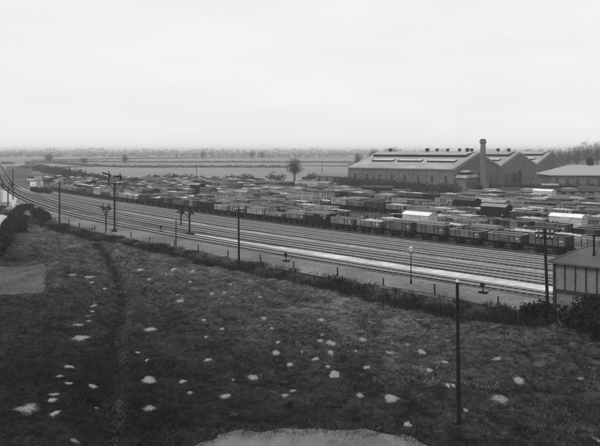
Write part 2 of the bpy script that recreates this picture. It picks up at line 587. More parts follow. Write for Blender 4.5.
def strip(name, oa, wa, s0, s1, fa, wob=0.25, m='strip'):
    f = ofs(oa, fa)
    ss = np.arange(s0, s1, 1.5)
    V = []; n = len(ss)
    for i, a in enumerate(ss):
        w = wa * min(1, 0.25 + i / 14, 0.25 + (n - 1 - i) / 30)
        for sd in (-1, 1):
            o = f(a) + sd * w + wob * noise.noise(Vector((a * 0.35, sd * 7.0, oa))) + wob * noise.noise(Vector((a * 0.09, sd * 3.0, oa)))
            x, y = pt(a, o)
            V.append((x, y, 0.12))
    mb = MB(); mb.v = V
    mb.f = [(2 * i + 1, 2 * i + 3, 2 * i + 2, 2 * i)[::-1] for i in range(n - 1)]
    mb.f = [f_[::-1] for f_ in mb.f]
    return set_props(mb.build(name, m=M[m]), kind='structure')
strip('ash_strip', 2.95, 1.3, S0, s_at_Y(110), 2.0)
strip('ash_strip', 11.65, 0.78, S0, s_at_Y(150), 3.5, 0.3, 'strip2')
strip('ash_strip', 15.75, 0.25, S0, s_at_Y(130), 5.2, 0.12, 'strip2')

# far-left lane and pale ground
def px_sheet(name, pxs, m, lift=0.06, cell=6, wob=0.02):
    return sheet(name, [at(*p)[:2] for p in pxs], m, lift, cell, wob)
px_sheet('lane', [(-8, 262), (2, 246), (9, 226), (14, 209), (17, 199), (11, 193), (2, 190), (-22, 196), (-60, 230)], M['lane'], 0.08, 4, 0.04)
px_sheet('bare_ground', [(205, 181), (270, 180.5), (330, 181), (400, 186), (458, 195), (470, 203.5), (410, 199.5), (340, 191), (262, 186.5), (215, 184)], M['field_pale'], 0.09, 8)
# fields beyond the yard
FIELDS = [([(60, 168.5), (100, 166.6), (150, 166.2), (292, 166), (352, 167), (362, 180), (300, 181), (150, 180), (112, 181.5)], 'field_pale', 0.05),
          ([(-40, 165), (40, 161), (150, 161.5), (300, 161.5), (345, 162), (350, 165.5), (150, 165.8), (40, 166.6)], 'field_mid', 0.08),
          ([(-80, 158.5), (150, 158), (420, 158.6), (440, 161.2), (150, 161.2), (-80, 160.6)], 'field_pale', 0.11),
          ([(-150, 155.2), (150, 155), (700, 155.4), (760, 157.6), (150, 157.7), (-150, 158)], 'field_mid', 0.14)]
for P, m_, lf in FIELDS:
    px_sheet('field', P, M[m_], lf, 40, 0.0)
px_sheet('hillside', [(-90, 200), (-40, 166), (8, 160.5), (5, 172), (-4, 186)], M['field_mid'], 0.12, 12)
px_sheet('works_yard', [(455, 205), (462, 196), (455, 189), (420, 182), (470, 172), (560, 166), (800, 170), (800, 200), (640, 205), (560, 207)], M['ash'], 0.05, 12)

# foreground: gravel track, bare plot
sheet('gravel_track', GRAVEL, M['gravel'], 0.06, 0.3, 0.06)
pc = np.mean(PLOT, axis=0)
sheet('bare_plot', [tuple(pc + (np.array(p) - pc) * 0.92) for p in PLOT], M['soil'], 0.04, 0.8, 0.05)
PATCH = [(80, 338, 20, 7), (69, 367, 14, 4), (60, 376.5, 11, 3), (69, 383.5, 11, 3), (93, 386, 9, 5), (54, 394.5, 13, 4), (52, 400, 12, 4),
 (27, 409, 27, 13), (55, 413, 12, 6), (96.5, 408.5, 6, 3), (75, 441, 10, 5), (138, 352.5, 6, 3), (147, 360, 5, 3), (149, 380, 16, 9),
 (150, 409, 14, 7), (208, 360, 9, 4), (183, 381.5, 9, 4), (190, 393, 7, 5), (253.5, 378, 13, 6), (226, 396.5, 13, 7), (276, 352.5, 9, 6),
 (278, 342, 5, 3), (290, 364.5, 8, 5), (285, 395.5, 10, 4), (293, 391, 9, 3), (233, 380, 5, 2), (206, 337, 6, 3),
 (320, 341, 9, 4), (331, 343.5, 12, 5), (330.5, 352.5, 9, 5), (315.5, 359.5, 9, 4), (322, 335, 6, 3), (302, 352, 4, 4), (362.5, 340, 11, 5),
 (356, 351.5, 4, 3), (390, 354, 10, 6), (407.5, 344.5, 5, 3), (422, 352, 8, 6), (366.5, 367.5, 10, 4), (328, 366.5, 6, 4), (335, 375, 12, 8),
 (429.5, 370.5, 9, 6), (445, 362, 9, 4), (360, 396, 10, 6), (391.5, 398, 15, 10), (407.5, 425, 9, 5), (448, 385, 5, 4), (497, 359, 14, 5),
 (453, 385.5, 6, 4), (518.5, 380.5, 13, 7), (500, 399, 20, 13), (465.5, 410, 6, 4), (580, 379, 10, 3), (597, 440, 8, 5), (73, 275, 9, 3),
 (90, 277, 11, 4), (92, 282.5, 6, 2), (140, 270, 8, 3), (149, 279.5, 6, 3), (94, 306, 9, 3), (93, 311.5, 6, 2), (88, 316, 5, 2), (78, 325, 14, 3),
 (89, 321, 4, 2), (151, 329, 14, 5), (105, 289, 5, 2), (174, 269, 6, 3), (193, 271, 5, 3), (190, 282, 5, 3), (230, 284.5, 6, 2), (212, 294, 6, 3),
 (224, 293, 6, 3), (178, 295, 5, 3), (180, 301, 11, 4), (260, 297, 6, 3), (264, 318, 7, 4), (204, 320, 6, 3), (222, 329, 6, 3), (272, 329, 7, 4),
 (321, 320, 8, 4)]
PGEO = []
for (px, py, w, h) in PATCH:
    c = at(px, py)
    PGEO.append((c.x, c.y, w * c.y / F / 2, max(0.12, (at(px, py - h / 2).y - at(px, py + h / 2).y) / 2)))
# ------------------------------------------------------------------ grass and scrub of the near field
def blades(name, X, Y, hgt, wid, nb, m, lean=0.5, kind='stuff', tone=None, label=None, cat=None, spread=1.0):
    n = len(X)
    Z = H(X, Y)
    hh = np.repeat(hgt, nb); ww = np.repeat(wid, nb)
    N = n * nb
    ang = R.rand(N) * 2 * np.pi
    bx = np.repeat(X, nb) + R.randn(N) * hh * 0.45 * spread; by = np.repeat(Y, nb) + R.randn(N) * hh * 0.45 * spread
    bz = np.repeat(Z, nb) - 0.02
    h2 = hh * (0.6 + 0.7 * R.rand(N))
    la = R.rand(N) * 2 * np.pi; ll = h2 * lean * R.rand(N) * 1.6
    dx, dy = np.cos(ang) * ww, np.sin(ang) * ww
    V = np.empty((N, 3, 3))
    V[:, 0] = np.stack([bx - dx, by - dy, bz], 1)
    V[:, 1] = np.stack([bx + dx, by + dy, bz], 1)
    V[:, 2] = np.stack([bx + np.cos(la) * ll, by + np.sin(la) * ll, bz + h2], 1)
    t = (np.repeat(tone, nb) if tone is not None else 1.0) * (0.75 + 0.5 * R.rand(N))
    o = link(name, np_mesh(name, V.reshape(-1, 3), np.arange(N * 3).reshape(-1, 3), t), m)
    return set_props(o, label, cat, kind=kind)

N = 150000
Yg = 24 * (130 / 24.0) ** (R.rand(N) ** 0.85)             # denser nearby
Xg = (R.rand(N) - 0.5) * 2 * (Yg * 0.56 + 4)
o_, s_ = offset(Xg, Yg)
ok = (o_ < -12.3) & (in_poly_dist(Xg, Yg, PLOT) < 0.6 + 1.4 * (R.rand(N) - 0.5)) & (in_poly_dist(Xg, Yg, GRAVEL) < 0.25 + 0.9 * (R.rand(N) - 0.6))
dp, sd_ = seg_dist(Xg, Yg, PATH + np.array([0.9, 0.2]))
ok &= (dp > 0.3) | (R.rand(N) < 0.8)
for (cx_, cy_, rx_, ry_) in PGEO:
    ok &= (((Xg - cx_) / rx_) ** 2 + ((Yg - cy_) / ry_) ** 2) > 1.35 * (0.15 + 0.95 * R.rand(N) ** 0.5)
Xg, Yg = Xg[ok], Yg[ok]
cl = fbm(Xg, Yg, 0.22, 4.0)
tn = np.exp(R.randn(len(Xg)) * 0.5) * np.clip(1.0 + 0.7 * fbm(Xg, Yg, 0.45, 6.0) + 0.8 * fbm(Xg, Yg, 1.3, 3.0) + 0.7 * fbm(Xg, Yg, 3.2, 9.0), 0.22, 3) * (1.0 + 0.5 * cl)
tn = np.clip(tn, 0.3, 3) * grass_tone(Xg, Yg, offset(Xg, Yg)[0])
hg = (0.045 + 0.05 * R.rand(len(Xg)) ** 2 + 0.07 * np.clip(cl, 0, 1)) * (0.75 + Yg / 80)
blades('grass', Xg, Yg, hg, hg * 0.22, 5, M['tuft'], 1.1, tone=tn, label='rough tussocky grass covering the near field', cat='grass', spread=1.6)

# coarser tussocks, and grass breaking over the edge of the gravel
n = 9000
Yt = 26 * (115 / 26.0) ** R.rand(n); Xt = (R.rand(n) - 0.5) * 2 * (Yt * 0.55 + 3)
o_, s_ = offset(Xt, Yt)
ok = (o_ < -12.6) & (in_poly_dist(Xt, Yt, PLOT) < -0.1) & (in_poly_dist(Xt, Yt, GRAVEL) < -0.3) & (fbm(Xt, Yt, 0.3, 12.0) > -0.15)
for (cx_, cy_, rx_, ry_) in PGEO:
    ok &= (((Xt - cx_) / rx_) ** 2 + ((Yt - cy_) / ry_) ** 2) > 1.6
Xt, Yt = Xt[ok], Yt[ok]
ht = 0.10 + 0.13 * R.rand(len(Xt))
blades('tussocks', Xt, Yt, ht, ht * 0.09, 16, M['tuft'], 1.1, tone=np.exp(R.randn(len(Xt)) * 0.55) * 0.95 * grass_tone(Xt, Yt, offset(Xt, Yt)[0]), label='coarse tussocks dotted over the near field', cat='tussocks', spread=1.0)
gx, gy = [], []
for i in range(len(GRAVEL)):
    a, b = GRAVEL[i], GRAVEL[(i + 1) % len(GRAVEL)]
    k = int(math.hypot(b[0] - a[0], b[1] - a[1]) * 60)
    t = R.rand(k); gx.append(a[0] + (b[0] - a[0]) * t + R.randn(k) * 0.22); gy.append(a[1] + (b[1] - a[1]) * t + R.randn(k) * 0.3)
gx, gy = np.concatenate(gx), np.concatenate(gy)
hv = 0.10 + 0.16 * R.rand(len(gx)) ** 2
blades('verge_grass', gx, gy, hv, hv * 0.09, 8, M['tuft'], 1.2, tone=np.exp(R.randn(len(gx)) * 0.5), label='ragged grass growing over the edge of the gravel', cat='grass', spread=1.0)

def strew(n, s0, s1, o0, o1):
    s = s0 + R.rand(n) * (s1 - s0); o = o0 + R.rand(n) * (o1 - o0)
    return pt(s, o)
Xs, Ys = strew(42000, S0, s_at_Y(175), -13.4, -7.2)
o_, s_ = offset(Xs, Ys)
keep = R.rand(len(Xs)) < np.exp(-((o_ + 10.0) / 2.6) ** 2) * (0.12 + 1.6 * np.clip(fbm(Xs, Ys, 0.14, 8.0) + 0.25, 0, 1))
Xs, Ys = Xs[keep], Ys[keep]
hs = 0.12 + 0.42 * R.rand(len(Xs)) ** 2.5 * (0.5 + np.clip(fbm(Xs, Ys, 0.2, 2.0) + 0.4, 0, 1))
blades('scrub', Xs, Ys, hs, hs * 0.11, 9, M['scrub'], 0.8, tone=np.exp(R.randn(len(Xs)) * 0.4) * 1.0, label='dark bramble scrub along the ditch below the fence', cat='scrub', spread=1.2)
# dark rank growth down in the furrow
n = 2600
q = R.rand(n) ** 1.3
cum = np.concatenate([[0], np.cumsum(np.linalg.norm(np.diff(PATH, axis=0), axis=1))]); q = q * cum[-1] * 0.8
Xs = np.interp(q, cum, PATH[:, 0]) + R.randn(n) * 0.28 - 0.15; Ys = np.interp(q, cum, PATH[:, 1]) + R.randn(n) * 0.4
hs = (0.08 + 0.13 * R.rand(n)) * (1.1 - 0.5 * q / cum[-1])
blades('furrow_growth', Xs, Ys, hs, hs * 0.12, 9, M['scrub'], 1.0, tone=np.exp(R.randn(n) * 0.5) * 1.2, label='dark rank growth down in the furrow across the field', cat='undergrowth', spread=1.3)
n = 3200
q = R.rand(n) * cum[-1]
Xs = np.interp(q, cum, PATH[:, 0]) + 0.85 + R.randn(n) * 0.13; Ys = np.interp(q, cum, PATH[:, 1]) + R.randn(n) * 0.3
keep = np.array([noise.noise(Vector((a * 0.23, 1.7, 0.3))) > -0.15 for a in q])
Xs, Ys = Xs[keep], Ys[keep]
hs = 0.05 + 0.07 * R.rand(len(Xs))
blades('dry_grass', Xs, Ys, hs, hs * 0.2, 6, M['tuft'], 1.2, tone=1.9 * np.exp(R.randn(len(Xs)) * 0.4), label='pale dry grass along the lip of the furrow', cat='grass', spread=1.5)
# sparse weeds over the cess
Xs, Ys = strew(5000, S0, s_at_Y(150), -8.0, -2.6)
hs = 0.06 + 0.12 * R.rand(len(Xs))
blades('weeds', Xs, Ys, hs, hs * 0.15, 5, M['tuft'], 0.9, tone=np.exp(R.randn(len(Xs)) * 0.3) * 1.5, label='thin dry weeds growing over the trackside cinders', cat='weeds', spread=1.4)
# darker rank growth in the near right corner, round the hut
n = 9000
Xs = 9 + R.rand(n) * 26; Ys = 30 + R.rand(n) * 32
o_, s_ = offset(Xs, Ys)
keep = (o_ < -7.5) & (R.rand(n) < 0.25 + 0.9 * np.clip((Xs * 0.9 + (58 - Ys) * 0.18 - 14) / 9, 0, 1)) & (Xs < Ys * 0.52)
Xs, Ys = Xs[keep], Ys[keep]
hs = 0.07 + 0.16 * R.rand(len(Xs)) ** 2
blades('bramble', Xs, Ys, hs, hs * 0.13, 14, M['scrub'], 1.2, tone=np.exp(R.randn(len(Xs)) * 0.5) * 1.3, label='dark rank brambles spread below the boarded hut', cat='brambles', spread=1.3)

# ------------------------------------------------------------------ pale chalk patches in the grass
def zone(px, py):
    if py < 300 and px < 130: return 'in the grass above the bare plot of soil'
    if px < 108 and py < 345: return 'in the grass just below the bare plot of soil'
    if px < 108: return 'in the bottom left grass left of the furrow'
    if py < 305: return 'on the far grass slope behind the furrow'
    if px < 200: return 'in the grass just right of the furrow'
    if px < 300 and py < 350: return 'in the upper middle of the grass field'
    if px < 300: return 'in the grass above the gravel track'
    if px < 350: return 'in the close cluster of patches in mid field'
    if px < 451: return 'in the grass left of the tall near pole'
    return 'in the dark grass right of the tall near pole'
zn = {}
for p in PATCH: zn.setdefault(zone(p[0], p[1]), []).append(p)
for z_ in zn: zn[z_].sort()
for (px, py, w, h) in PATCH:
    c = at(px, py); f_ = at(px, py + h / 2); b_ = at(px, py - h / 2)
    rx = 0.88 * w * c.y / F / 2; ry = 0.88 * max(0.12, (b_.y - f_.y) / 2)
    n = 44; big = w * h > 100
    mb = MB(); ring = []
    sd = px * 1.7 + py
    for q, zz in ((1.35, -0.02), (0.8, 0.025), (0.4, 0.035)):
        for i in range(n):
            t = 2 * math.pi * i / n
            rr = 1 + 0.42 * noise.noise(Vector((math.cos(t) * 1.3, math.sin(t) * 1.3, sd))) + (0.25 if big else 0.2) * noise.noise(Vector((math.cos(t) * 3, math.sin(t) * 4, sd))) 
            x, y = c.x + rx * q * rr * math.cos(t), c.y + ry * q * rr * math.sin(t)
            zb = zz + (0.02 * noise.noise(Vector((x * 3, y * 3, 1))) if q < 1 else 0)
            mb.v.append((x - c.x, y - c.y, float(H(x, y)[0]) - c.z + zb))
    mb.v.append((0, 0, 0.03))
    for k in range(2):
        mb.f += [(k * n + i, k * n + (i + 1) % n, (k + 1) * n + (i + 1) % n, (k + 1) * n + i) for i in range(n)]
    mb.f += [(2 * n + i, 2 * n + (i + 1) % n, 3 * n) for i in range(n)]
    me = mb.mesh('chalk_patch', True)
    ta = me.attributes.new('tone', 'FLOAT', 'POINT')          # turf thins out towards the bare middle
    br = -0.12 + 0.35 * rnd.random()                          # some barer than others
    ta.data.foreach_set('value', [0.0] * n + [0.55 + br + 0.25 * (rnd.random() - 0.5) for _ in range(n)] + [0.85 + br] * n + [0.9 + br])
    o = link('chalk_patch', me, M['chalk'], loc=c)
    Z = zn[zone(px, py)]; k = Z.index((px, py, w, h)) + 1
    size = 'large' if w * h > 100 else ('small' if w * h < 26 else 'medium')
    lab = f"{size} chalk patch, {ordinal(k)} from left {zone(px, py)}"
    set_props(o, lab, 'chalk patch', 'pale chalk patches scattered over the near field')

# ------------------------------------------------------------------ wagons
WT = {}                                                  # body tones
for nm, g in (('black', 0.015), ('charcoal', 0.04), ('dark_grey', 0.085), ('mid_grey', 0.15), ('light_grey', 0.26), ('white', 0.42)):
    WT[nm] = mat('wagon_' + nm, g, 0.28, 2.2, 0.85, planks=('Z', 0.235, 0.3))
M['wfloor'] = mat('wagon_floor', 0.36, 0.35, 1.6, 0.9, planks=('Y', 0.2, 0.2))
M['wiron'] = mat('wagon_iron', 0.012, 0.3, 3, 0.7)
M['wheel'] = mat('wheel_steel', 0.012, 0.3, 3, 0.6)
M['coal'] = mat('coal', 0.02, 0.5, 6, 0.6, 0.05, 10)
M['palestuff'] = mat('pale_stone_load', 0.42, 0.6, 5, 0.95, 0.05, 9)
M['timber'] = mat('sawn_timber', 0.22, 0.35, 2, 0.9)
M['wornrail'] = mat('worn_top_rail', 0.42, 0.3, 2, 0.9)
M['sheet'] = mat('wagon_sheet', 0.13, 0.3, 1.2, 0.7, 0.03, 3)
M['roofpale'] = mat('wagon_roof_pale', 0.24, 0.3, 1.0, 0.8)
M['roofdark'] = mat('wagon_roof_sooty', 0.06, 0.3, 1.0, 0.8)
L2, W2, ZF = 2.5, 1.18, 1.2                               # half length, half width, floor height
ME = {}
def wheel_mesh():
    mb = MB()
    mb.tube((0, -0.06, 0), (0, 0.06, 0), 0.46, n=16)
    mb.tube((0, 0.06, 0), (0, 0.10, 0), 0.51, n=16)
    mb.tube((0, -0.13, 0), (0, -0.06, 0), 0.11, n=8)
    return mb.mesh('wheel')
ME['wheel'] = wheel_mesh()
mb = MB()
for sd in (-1, 1):
    mb.box(-2.45, 2.45, sd * 0.95 - 0.05, sd * 0.95 + 0.05, 0.9, 1.19)
    mb.box(sd * 2.45 - 0.06, sd * 2.45 + 0.06, -1.12, 1.12, 0.88, 1.19)
    for a in (-1.37, 1.37):
        mb.box(a - 0.15, a + 0.15, sd * 1.02 - 0.06, sd * 1.02 + 0.06, 0.32, 0.62)      # axlebox
        mb.prism([(a - 0.55, 0.88), (a - 0.15, 0.42), (a + 0.15, 0.42), (a + 0.55, 0.88)], sd * 0.98 - 0.02, sd * 0.98 + 0.02)
        mb.box(a - 0.5, a + 0.5, sd * 1.02 - 0.04, sd * 1.02 + 0.04, 0.64, 0.72)        # spring
    mb.bar((-0.1, sd * 1.06, 0.62), (1.9, sd * 1.1, 0.5), 0.05, 0.07)                    # brake lever
for a in (-1.37, 1.37):
    mb.tube((a, -0.7, 0.46), (a, 0.7, 0.46), 0.07, n=6)
ME['under'] = mb.mesh('underframe')
mb = MB()
mb.tube((0, 0, 0), (0.34, 0, 0), 0.09, n=8).tube((0.34, 0, 0), (0.42, 0, 0), 0.18, n=10)
ME['buffer'] = mb.mesh('buffer')
def open_body(h, name):
    mb = MB(); t = 0.07; z1 = ZF + h
    for sd in (-1, 1):
        mb.box(-L2, L2, sd * W2 - t / 2, sd * W2 + t / 2, ZF - 0.02, z1)
        mb.box(sd * (L2 - t / 2) - t / 2, sd * (L2 - t / 2) + t / 2, -W2 + t / 2, W2 - t / 2, ZF - 0.02, z1)
    me = mb.mesh(name)
    return me
def iron_mesh(h, name):
    mb = MB(); z1 = ZF + h
    for sd in (-1, 1):
        for x in (-2.46, -1.5, -0.78, 0.78, 1.5, 2.46):
            mb.box(x - 0.05, x + 0.05, sd * (W2 + 0.05) - 0.025, sd * (W2 + 0.05) + 0.025, ZF - 0.25, z1 + 0.01)
        for y in (-0.6, 0.6):
            mb.box(sd * (L2 + 0.06) - 0.06, sd * (L2 + 0.06) + 0.06, y - 0.07, y + 0.07, ZF - 0.25, z1 - 0.05)
    return mb.mesh(name)
def door_mesh(h, name):
    mb = MB()
    mb.box(-0.7, 0.7, -0.02, 0.02, 0, h)
    mb.bar((-0.62, -0.03, 0.06), (0.62, -0.03, h - 0.06), 0.03, 0.08)
    return mb.mesh(name)
mb = MB(); mb.box(-L2 + 0.08, L2 - 0.08, -W2 + 0.05, W2 - 0.05, ZF - 0.06, ZF)
ME['floor'] = mb.mesh('floor')
def rim_mesh(h):
    mb = MB(); z1 = ZF + h
    for sd in (-1, 1):
        mb.box(-L2 - 0.01, L2 + 0.01, sd * W2 - 0.055, sd * W2 + 0.055, z1 + 0.002, z1 + 0.045)
        mb.box(sd * (L2 - 0.035) - 0.05, sd * (L2 - 0.035) + 0.05, -W2 + 0.056, W2 - 0.056, z1 + 0.002, z1 + 0.04)
    return mb.mesh('top_rail')
for h, k in ((0.92, 'low'), (1.3, 'high'), (0.5, 'drop')):
    ME['rim_' + k] = rim_mesh(h)
for h, k in ((0.92, 'low'), (1.3, 'high'), (0.5, 'drop')):
    ME['open_' + k] = open_body(h, 'body_' + k)
    ME['iron_' + k] = iron_mesh(h, 'ironwork_' + k)
    ME['door_' + k] = door_mesh(h - 0.06, 'door_' + k)
def heap_mesh(name, z0, rise, seed, lump):
    nx, ny = 15, 8; V = []; fs = []
    for j in range(ny):
        for i in range(nx):
            u, v = i / (nx - 1) * 2 - 1, j / (ny - 1) * 2 - 1
            e = (1 - abs(u) ** 3) * (1 - abs(v) ** 3)
            z = z0 + rise * e + lump * noise.noise(Vector((u * 7, v * 4, seed))) + lump * 0.6 * noise.noise(Vector((u * 15, v * 9, seed)))
            V.append((u * (L2 - 0.1), v * (W2 - 0.06), z))
    for j in range(ny - 1):
        for i in range(nx - 1):
            k = j * nx + i
            fs.append((k, k + 1, k + nx + 1, k + nx))
    mb = MB(); mb.v = V; mb.f = fs
    return mb.mesh(name)
for h, k in ((0.92, 'low'), (1.3, 'high'), (0.5, 'drop')):
    for q in range(3):
        ME[f'heap_{k}_{q}'] = heap_mesh(f'load_{k}', ZF + h - 0.3, 0.42, q * 3.3, 0.32)
        ME[f'part_{k}_{q}'] = heap_mesh(f'load_{k}', ZF + h * 0.4, 0.25, q * 5.1, 0.28)
def logs_mesh(h):
    mb = MB(); r = random.Random(3)
    for lay in range(4):
        for i in range(9 - lay):
            y = -0.95 + 0.22 * i + lay * 0.11; z = ZF + h - 0.25 + lay * 0.16
            a = -L2 + 0.15 + r.random() * 0.3
            mb.box(a, L2 - 0.1 - r.random() * 0.4, y, y + 0.18, z, z + 0.13)
    mb.box(-L2 + 0.1, L2 - 0.1, -1.05, 1.05, ZF, ZF + h - 0.26)
    return mb.mesh('timber')
def sheet_mesh(h):
    nx, V, fs = 13, [], []
    prof = [(-W2 - 0.06, -0.45), (-W2 - 0.07, 0.02), (-0.6, 0.28), (0, 0.42), (0.6, 0.28), (W2 + 0.07, 0.02), (W2 + 0.06, -0.45)]
    for i in range(nx):
        u = i / (nx - 1) * 2 - 1
        for j, (y, z) in enumerate(prof):
            zz = z + 0.07 * noise.noise(Vector((u * 5, j * 1.7, 2))) - (0.25 if abs(u) > 0.97 and 0 < j < 6 else 0)
            V.append((u * (L2 + 0.06), y * (1 + 0.015 * noise.noise(Vector((u * 9, j, 5)))), ZF + h + zz))
    k = len(prof)
    for i in range(nx - 1):
        for j in range(k - 1):
            fs.append((i * k + j, (i + 1) * k + j, (i + 1) * k + j + 1, i * k + j + 1))
    mb = MB(); mb.v = V; mb.f = fs
    return mb.mesh('sheet')
for h, k in ((0.92, 'low'), (1.3, 'high'), (0.5, 'drop')):
    ME['logs_' + k] = logs_mesh(h); ME['sheet_' + k] = sheet_mesh(h)
# vans
VH = 1.95
mb = MB(); mb.box(-2.55, 2.55, -1.2, 1.2, ZF - 0.02, ZF + VH)
for sd in (-1, 1):                                        # arched van ends
    mb.prism([(-1.2, ZF + VH), (1.2, ZF + VH), (0.7, ZF + VH + 0.28), (0, ZF + VH + 0.38), (-0.7, ZF + VH + 0.28)], sd * 2.5 - 0.05, sd * 2.5 + 0.05, Matrix.Rotation(math.pi / 2, 4, 'Z'))
ME['van_body'] = mb.mesh('body')
mb = MB(); arc = []
for i in range(9):
    t = -1 + i / 4
    arc.append((t * 1.29, ZF + VH + 0.44 * (1 - t * t) + 0.0))
prof = [(y, z + 0.05) for y, z in arc][::-1] + [(y, z) for y, z in arc]
mb.prism(prof[::-1], -2.65, 2.65, Matrix.Rotation(math.pi / 2, 4, 'Z'))
ME['van_roof'] = mb.mesh('roof')
mb = MB()
for sd in (-1, 1):
    for x in (-2.52, -1.7, -0.8, 0.8, 1.7, 2.52):
        mb.box(x - 0.045, x + 0.045, sd * 1.225 - 0.025, sd * 1.225 + 0.025, ZF - 0.25, ZF + VH - 0.02)
    mb.bar((-2.5, sd * 1.225, ZF + 0.05), (-0.85, sd * 1.225, ZF + VH - 0.1), 0.03, 0.07)
    mb.bar((2.5, sd * 1.225, ZF + 0.05), (0.85, sd * 1.225, ZF + VH - 0.1), 0.03, 0.07)
ME['van_iron'] = mb.mesh('ironwork')
mb = MB(); mb.box(-0.73, 0.73, -0.02, 0.02, 0, VH - 0.1); mb.box(-0.02, 0.02, -0.035, 0.035, 0.02, VH - 0.12)
for z in (0.35, 1.4): mb.box(-0.7, 0.7, -0.03, 0.03, z, z + 0.07)
ME['van_door'] = mb.mesh('door')
# brake van: cabin at one end, open platform at the other
mb = MB(); mb.box(-2.9, 1.2, -1.18, 1.18, ZF - 0.02, ZF + 1.95)
mb.box(1.2, 2.9, -1.18, -1.10, ZF - 0.02, ZF + 0.85).box(1.2, 2.9, 1.10, 1.18, ZF - 0.02, ZF + 0.85).box(2.82, 2.9, -1.1, 1.1, ZF - 0.02, ZF + 0.85)
mb.box(2.8, 2.88, -1.16, -1.08, ZF + 0.85, ZF + 1.95).box(2.8, 2.88, 1.08, 1.16, ZF + 0.85, ZF + 1.95)
ME['brake_body'] = mb.mesh('body')
mb = MB(); mb.prism(prof[::-1], -3.05, 3.05, Matrix.Rotation(math.pi / 2, 4, 'Z')); ME['brake_roof'] = mb.mesh('roof')
mb = MB(); mb.tube((-1.2, 0.3, ZF + 2.3), (-1.2, 0.3, ZF + 3.0), 0.08, n=8); ME['stovepipe'] = mb.mesh('stovepipe')
mb = MB(); mb.box(-0.22, 0.22, -0.015, 0.015, 0, 0.12); ME['plate'] = mb.mesh('number_plate')
mb = MB(); mb.box(-0.3, 0.3, -0.02, 0.02, 0, 0.5); ME['pane'] = mb.mesh('window')
ME['heap_mats'] = None

def inst(name, key, m, parent, loc=(0, 0, 0), rz=0.0):
    me = ME[key]
    if not me.materials:
        me.materials.append(None)
    o = bpy.data.objects.new(name, me)
    COL.objects.link(o)
    o.parent = parent
    o.location = loc
    o.rotation_euler = (0, 0, rz)
    o.material_slots[0].link = 'OBJECT'
    o.material_slots[0].material = m
    return o

def running_gear(root, near):
    inst('underframe', 'under', M['wiron'], root)
    if near >= 1:
        for a in (-1.37, 1.37):
            for sd in (-1, 1):
                inst('wheel', 'wheel', M['wheel'], root, (a, sd * 0.76, 0.46), 0 if sd < 0 else math.pi)
    if near >= 2:
        for sd in (-1, 1):
            for y in (-0.86, 0.86):
                inst('buffer', 'buffer', M['wiron'], root, (sd * 2.52, y, 1.05), 0 if sd > 0 else math.pi)

def wagon(kind, tone, load, loc, rz, near, r):
    """kind: low, high, drop (open wagons), van, brake"""
    nm = {'low': 'open_wagon', 'high': 'coal_wagon', 'drop': 'dropside_wagon', 'van': 'covered_van', 'brake': 'brake_van'}[kind]
    root = empty(nm, loc, rz)
    running_gear(root, near)
    if kind in ('low', 'high', 'drop'):
        h = {'low': 0.92, 'high': 1.3, 'drop': 0.5}[kind]
        inst('body', 'open_' + kind, WT[tone], root)
        if load != 'sheet':
            inst('top_rail', 'rim_' + kind, M['wornrail'] if r.random() < 0.65 else WT['light_grey'], root)
        if load not in ('sheet', 'coal', 'stone', 'logs'):
            inst('floor', 'floor', M['wfloor'], root)
        if near >= 1:
            inst('ironwork', 'iron_' + kind, M['wiron'], root)['kind'] = 'stuff'
            for sd in (-1, 1):
                inst('door', 'door_' + kind, WT[r.choice([tone, tone, 'dark_grey', 'mid_grey'])], root, (0, sd * (W2 + 0.06), ZF), 0 if sd < 0 else math.pi)
        if near >= 2:
            for sd in (-1, 1):
                inst('number_plate', 'plate', M['offwhite'], root, (sd * -1.9, sd * (W2 + 0.06), ZF + h * 0.45), 0)
        q = r.randrange(3)
        if load == 'coal': inst('load', f'heap_{kind}_{q}', M['coal'], root)
        if load == 'stone': inst('load', f'heap_{kind}_{q}', M['palestuff'], root)
        if load == 'partload': inst('load', f'part_{kind}_{q}', M['palestuff'] if r.random() < 0.5 else M['coal'], root)
        if load == 'logs': inst('load', 'logs_' + kind, M['timber'], root)
        if load == 'sheet': inst('sheet', 'sheet_' + kind, M['sheet'], root)
    elif kind == 'van':
        inst('body', 'van_body', WT[tone], root)
        inst('roof', 'van_roof', {'pale': M['roofpale'], 'sooty': M['roofdark'], 'white': M['white']}[load], root)
        if near >= 1:
            inst('ironwork', 'van_iron', WT[tone] if tone == 'white' else M['wiron'], root)['kind'] = 'stuff'
            for sd in (-1, 1):
                inst('door', 'van_door', WT[tone], root, (0, sd * 1.22, ZF + 0.04), 0 if sd < 0 else math.pi)
        if near >= 2:
            for sd in (-1, 1):
                inst('number_plate', 'plate', M['offwhite'], root, (sd * -1.9, sd * 1.24, ZF + 0.5), 0)
    else:
        inst('body', 'brake_body', WT[tone], root)
        rf = inst('roof', 'brake_roof', M['roofpale'], root)
        inst('stovepipe', 'stovepipe', M['wiron'], rf)
        for sd in (-1, 1):
            for x in (-2.2, -0.6, 0.6):
                inst('window', 'pane', M['glass'], root, (x, sd * 1.2, ZF + 1.1))
    return root

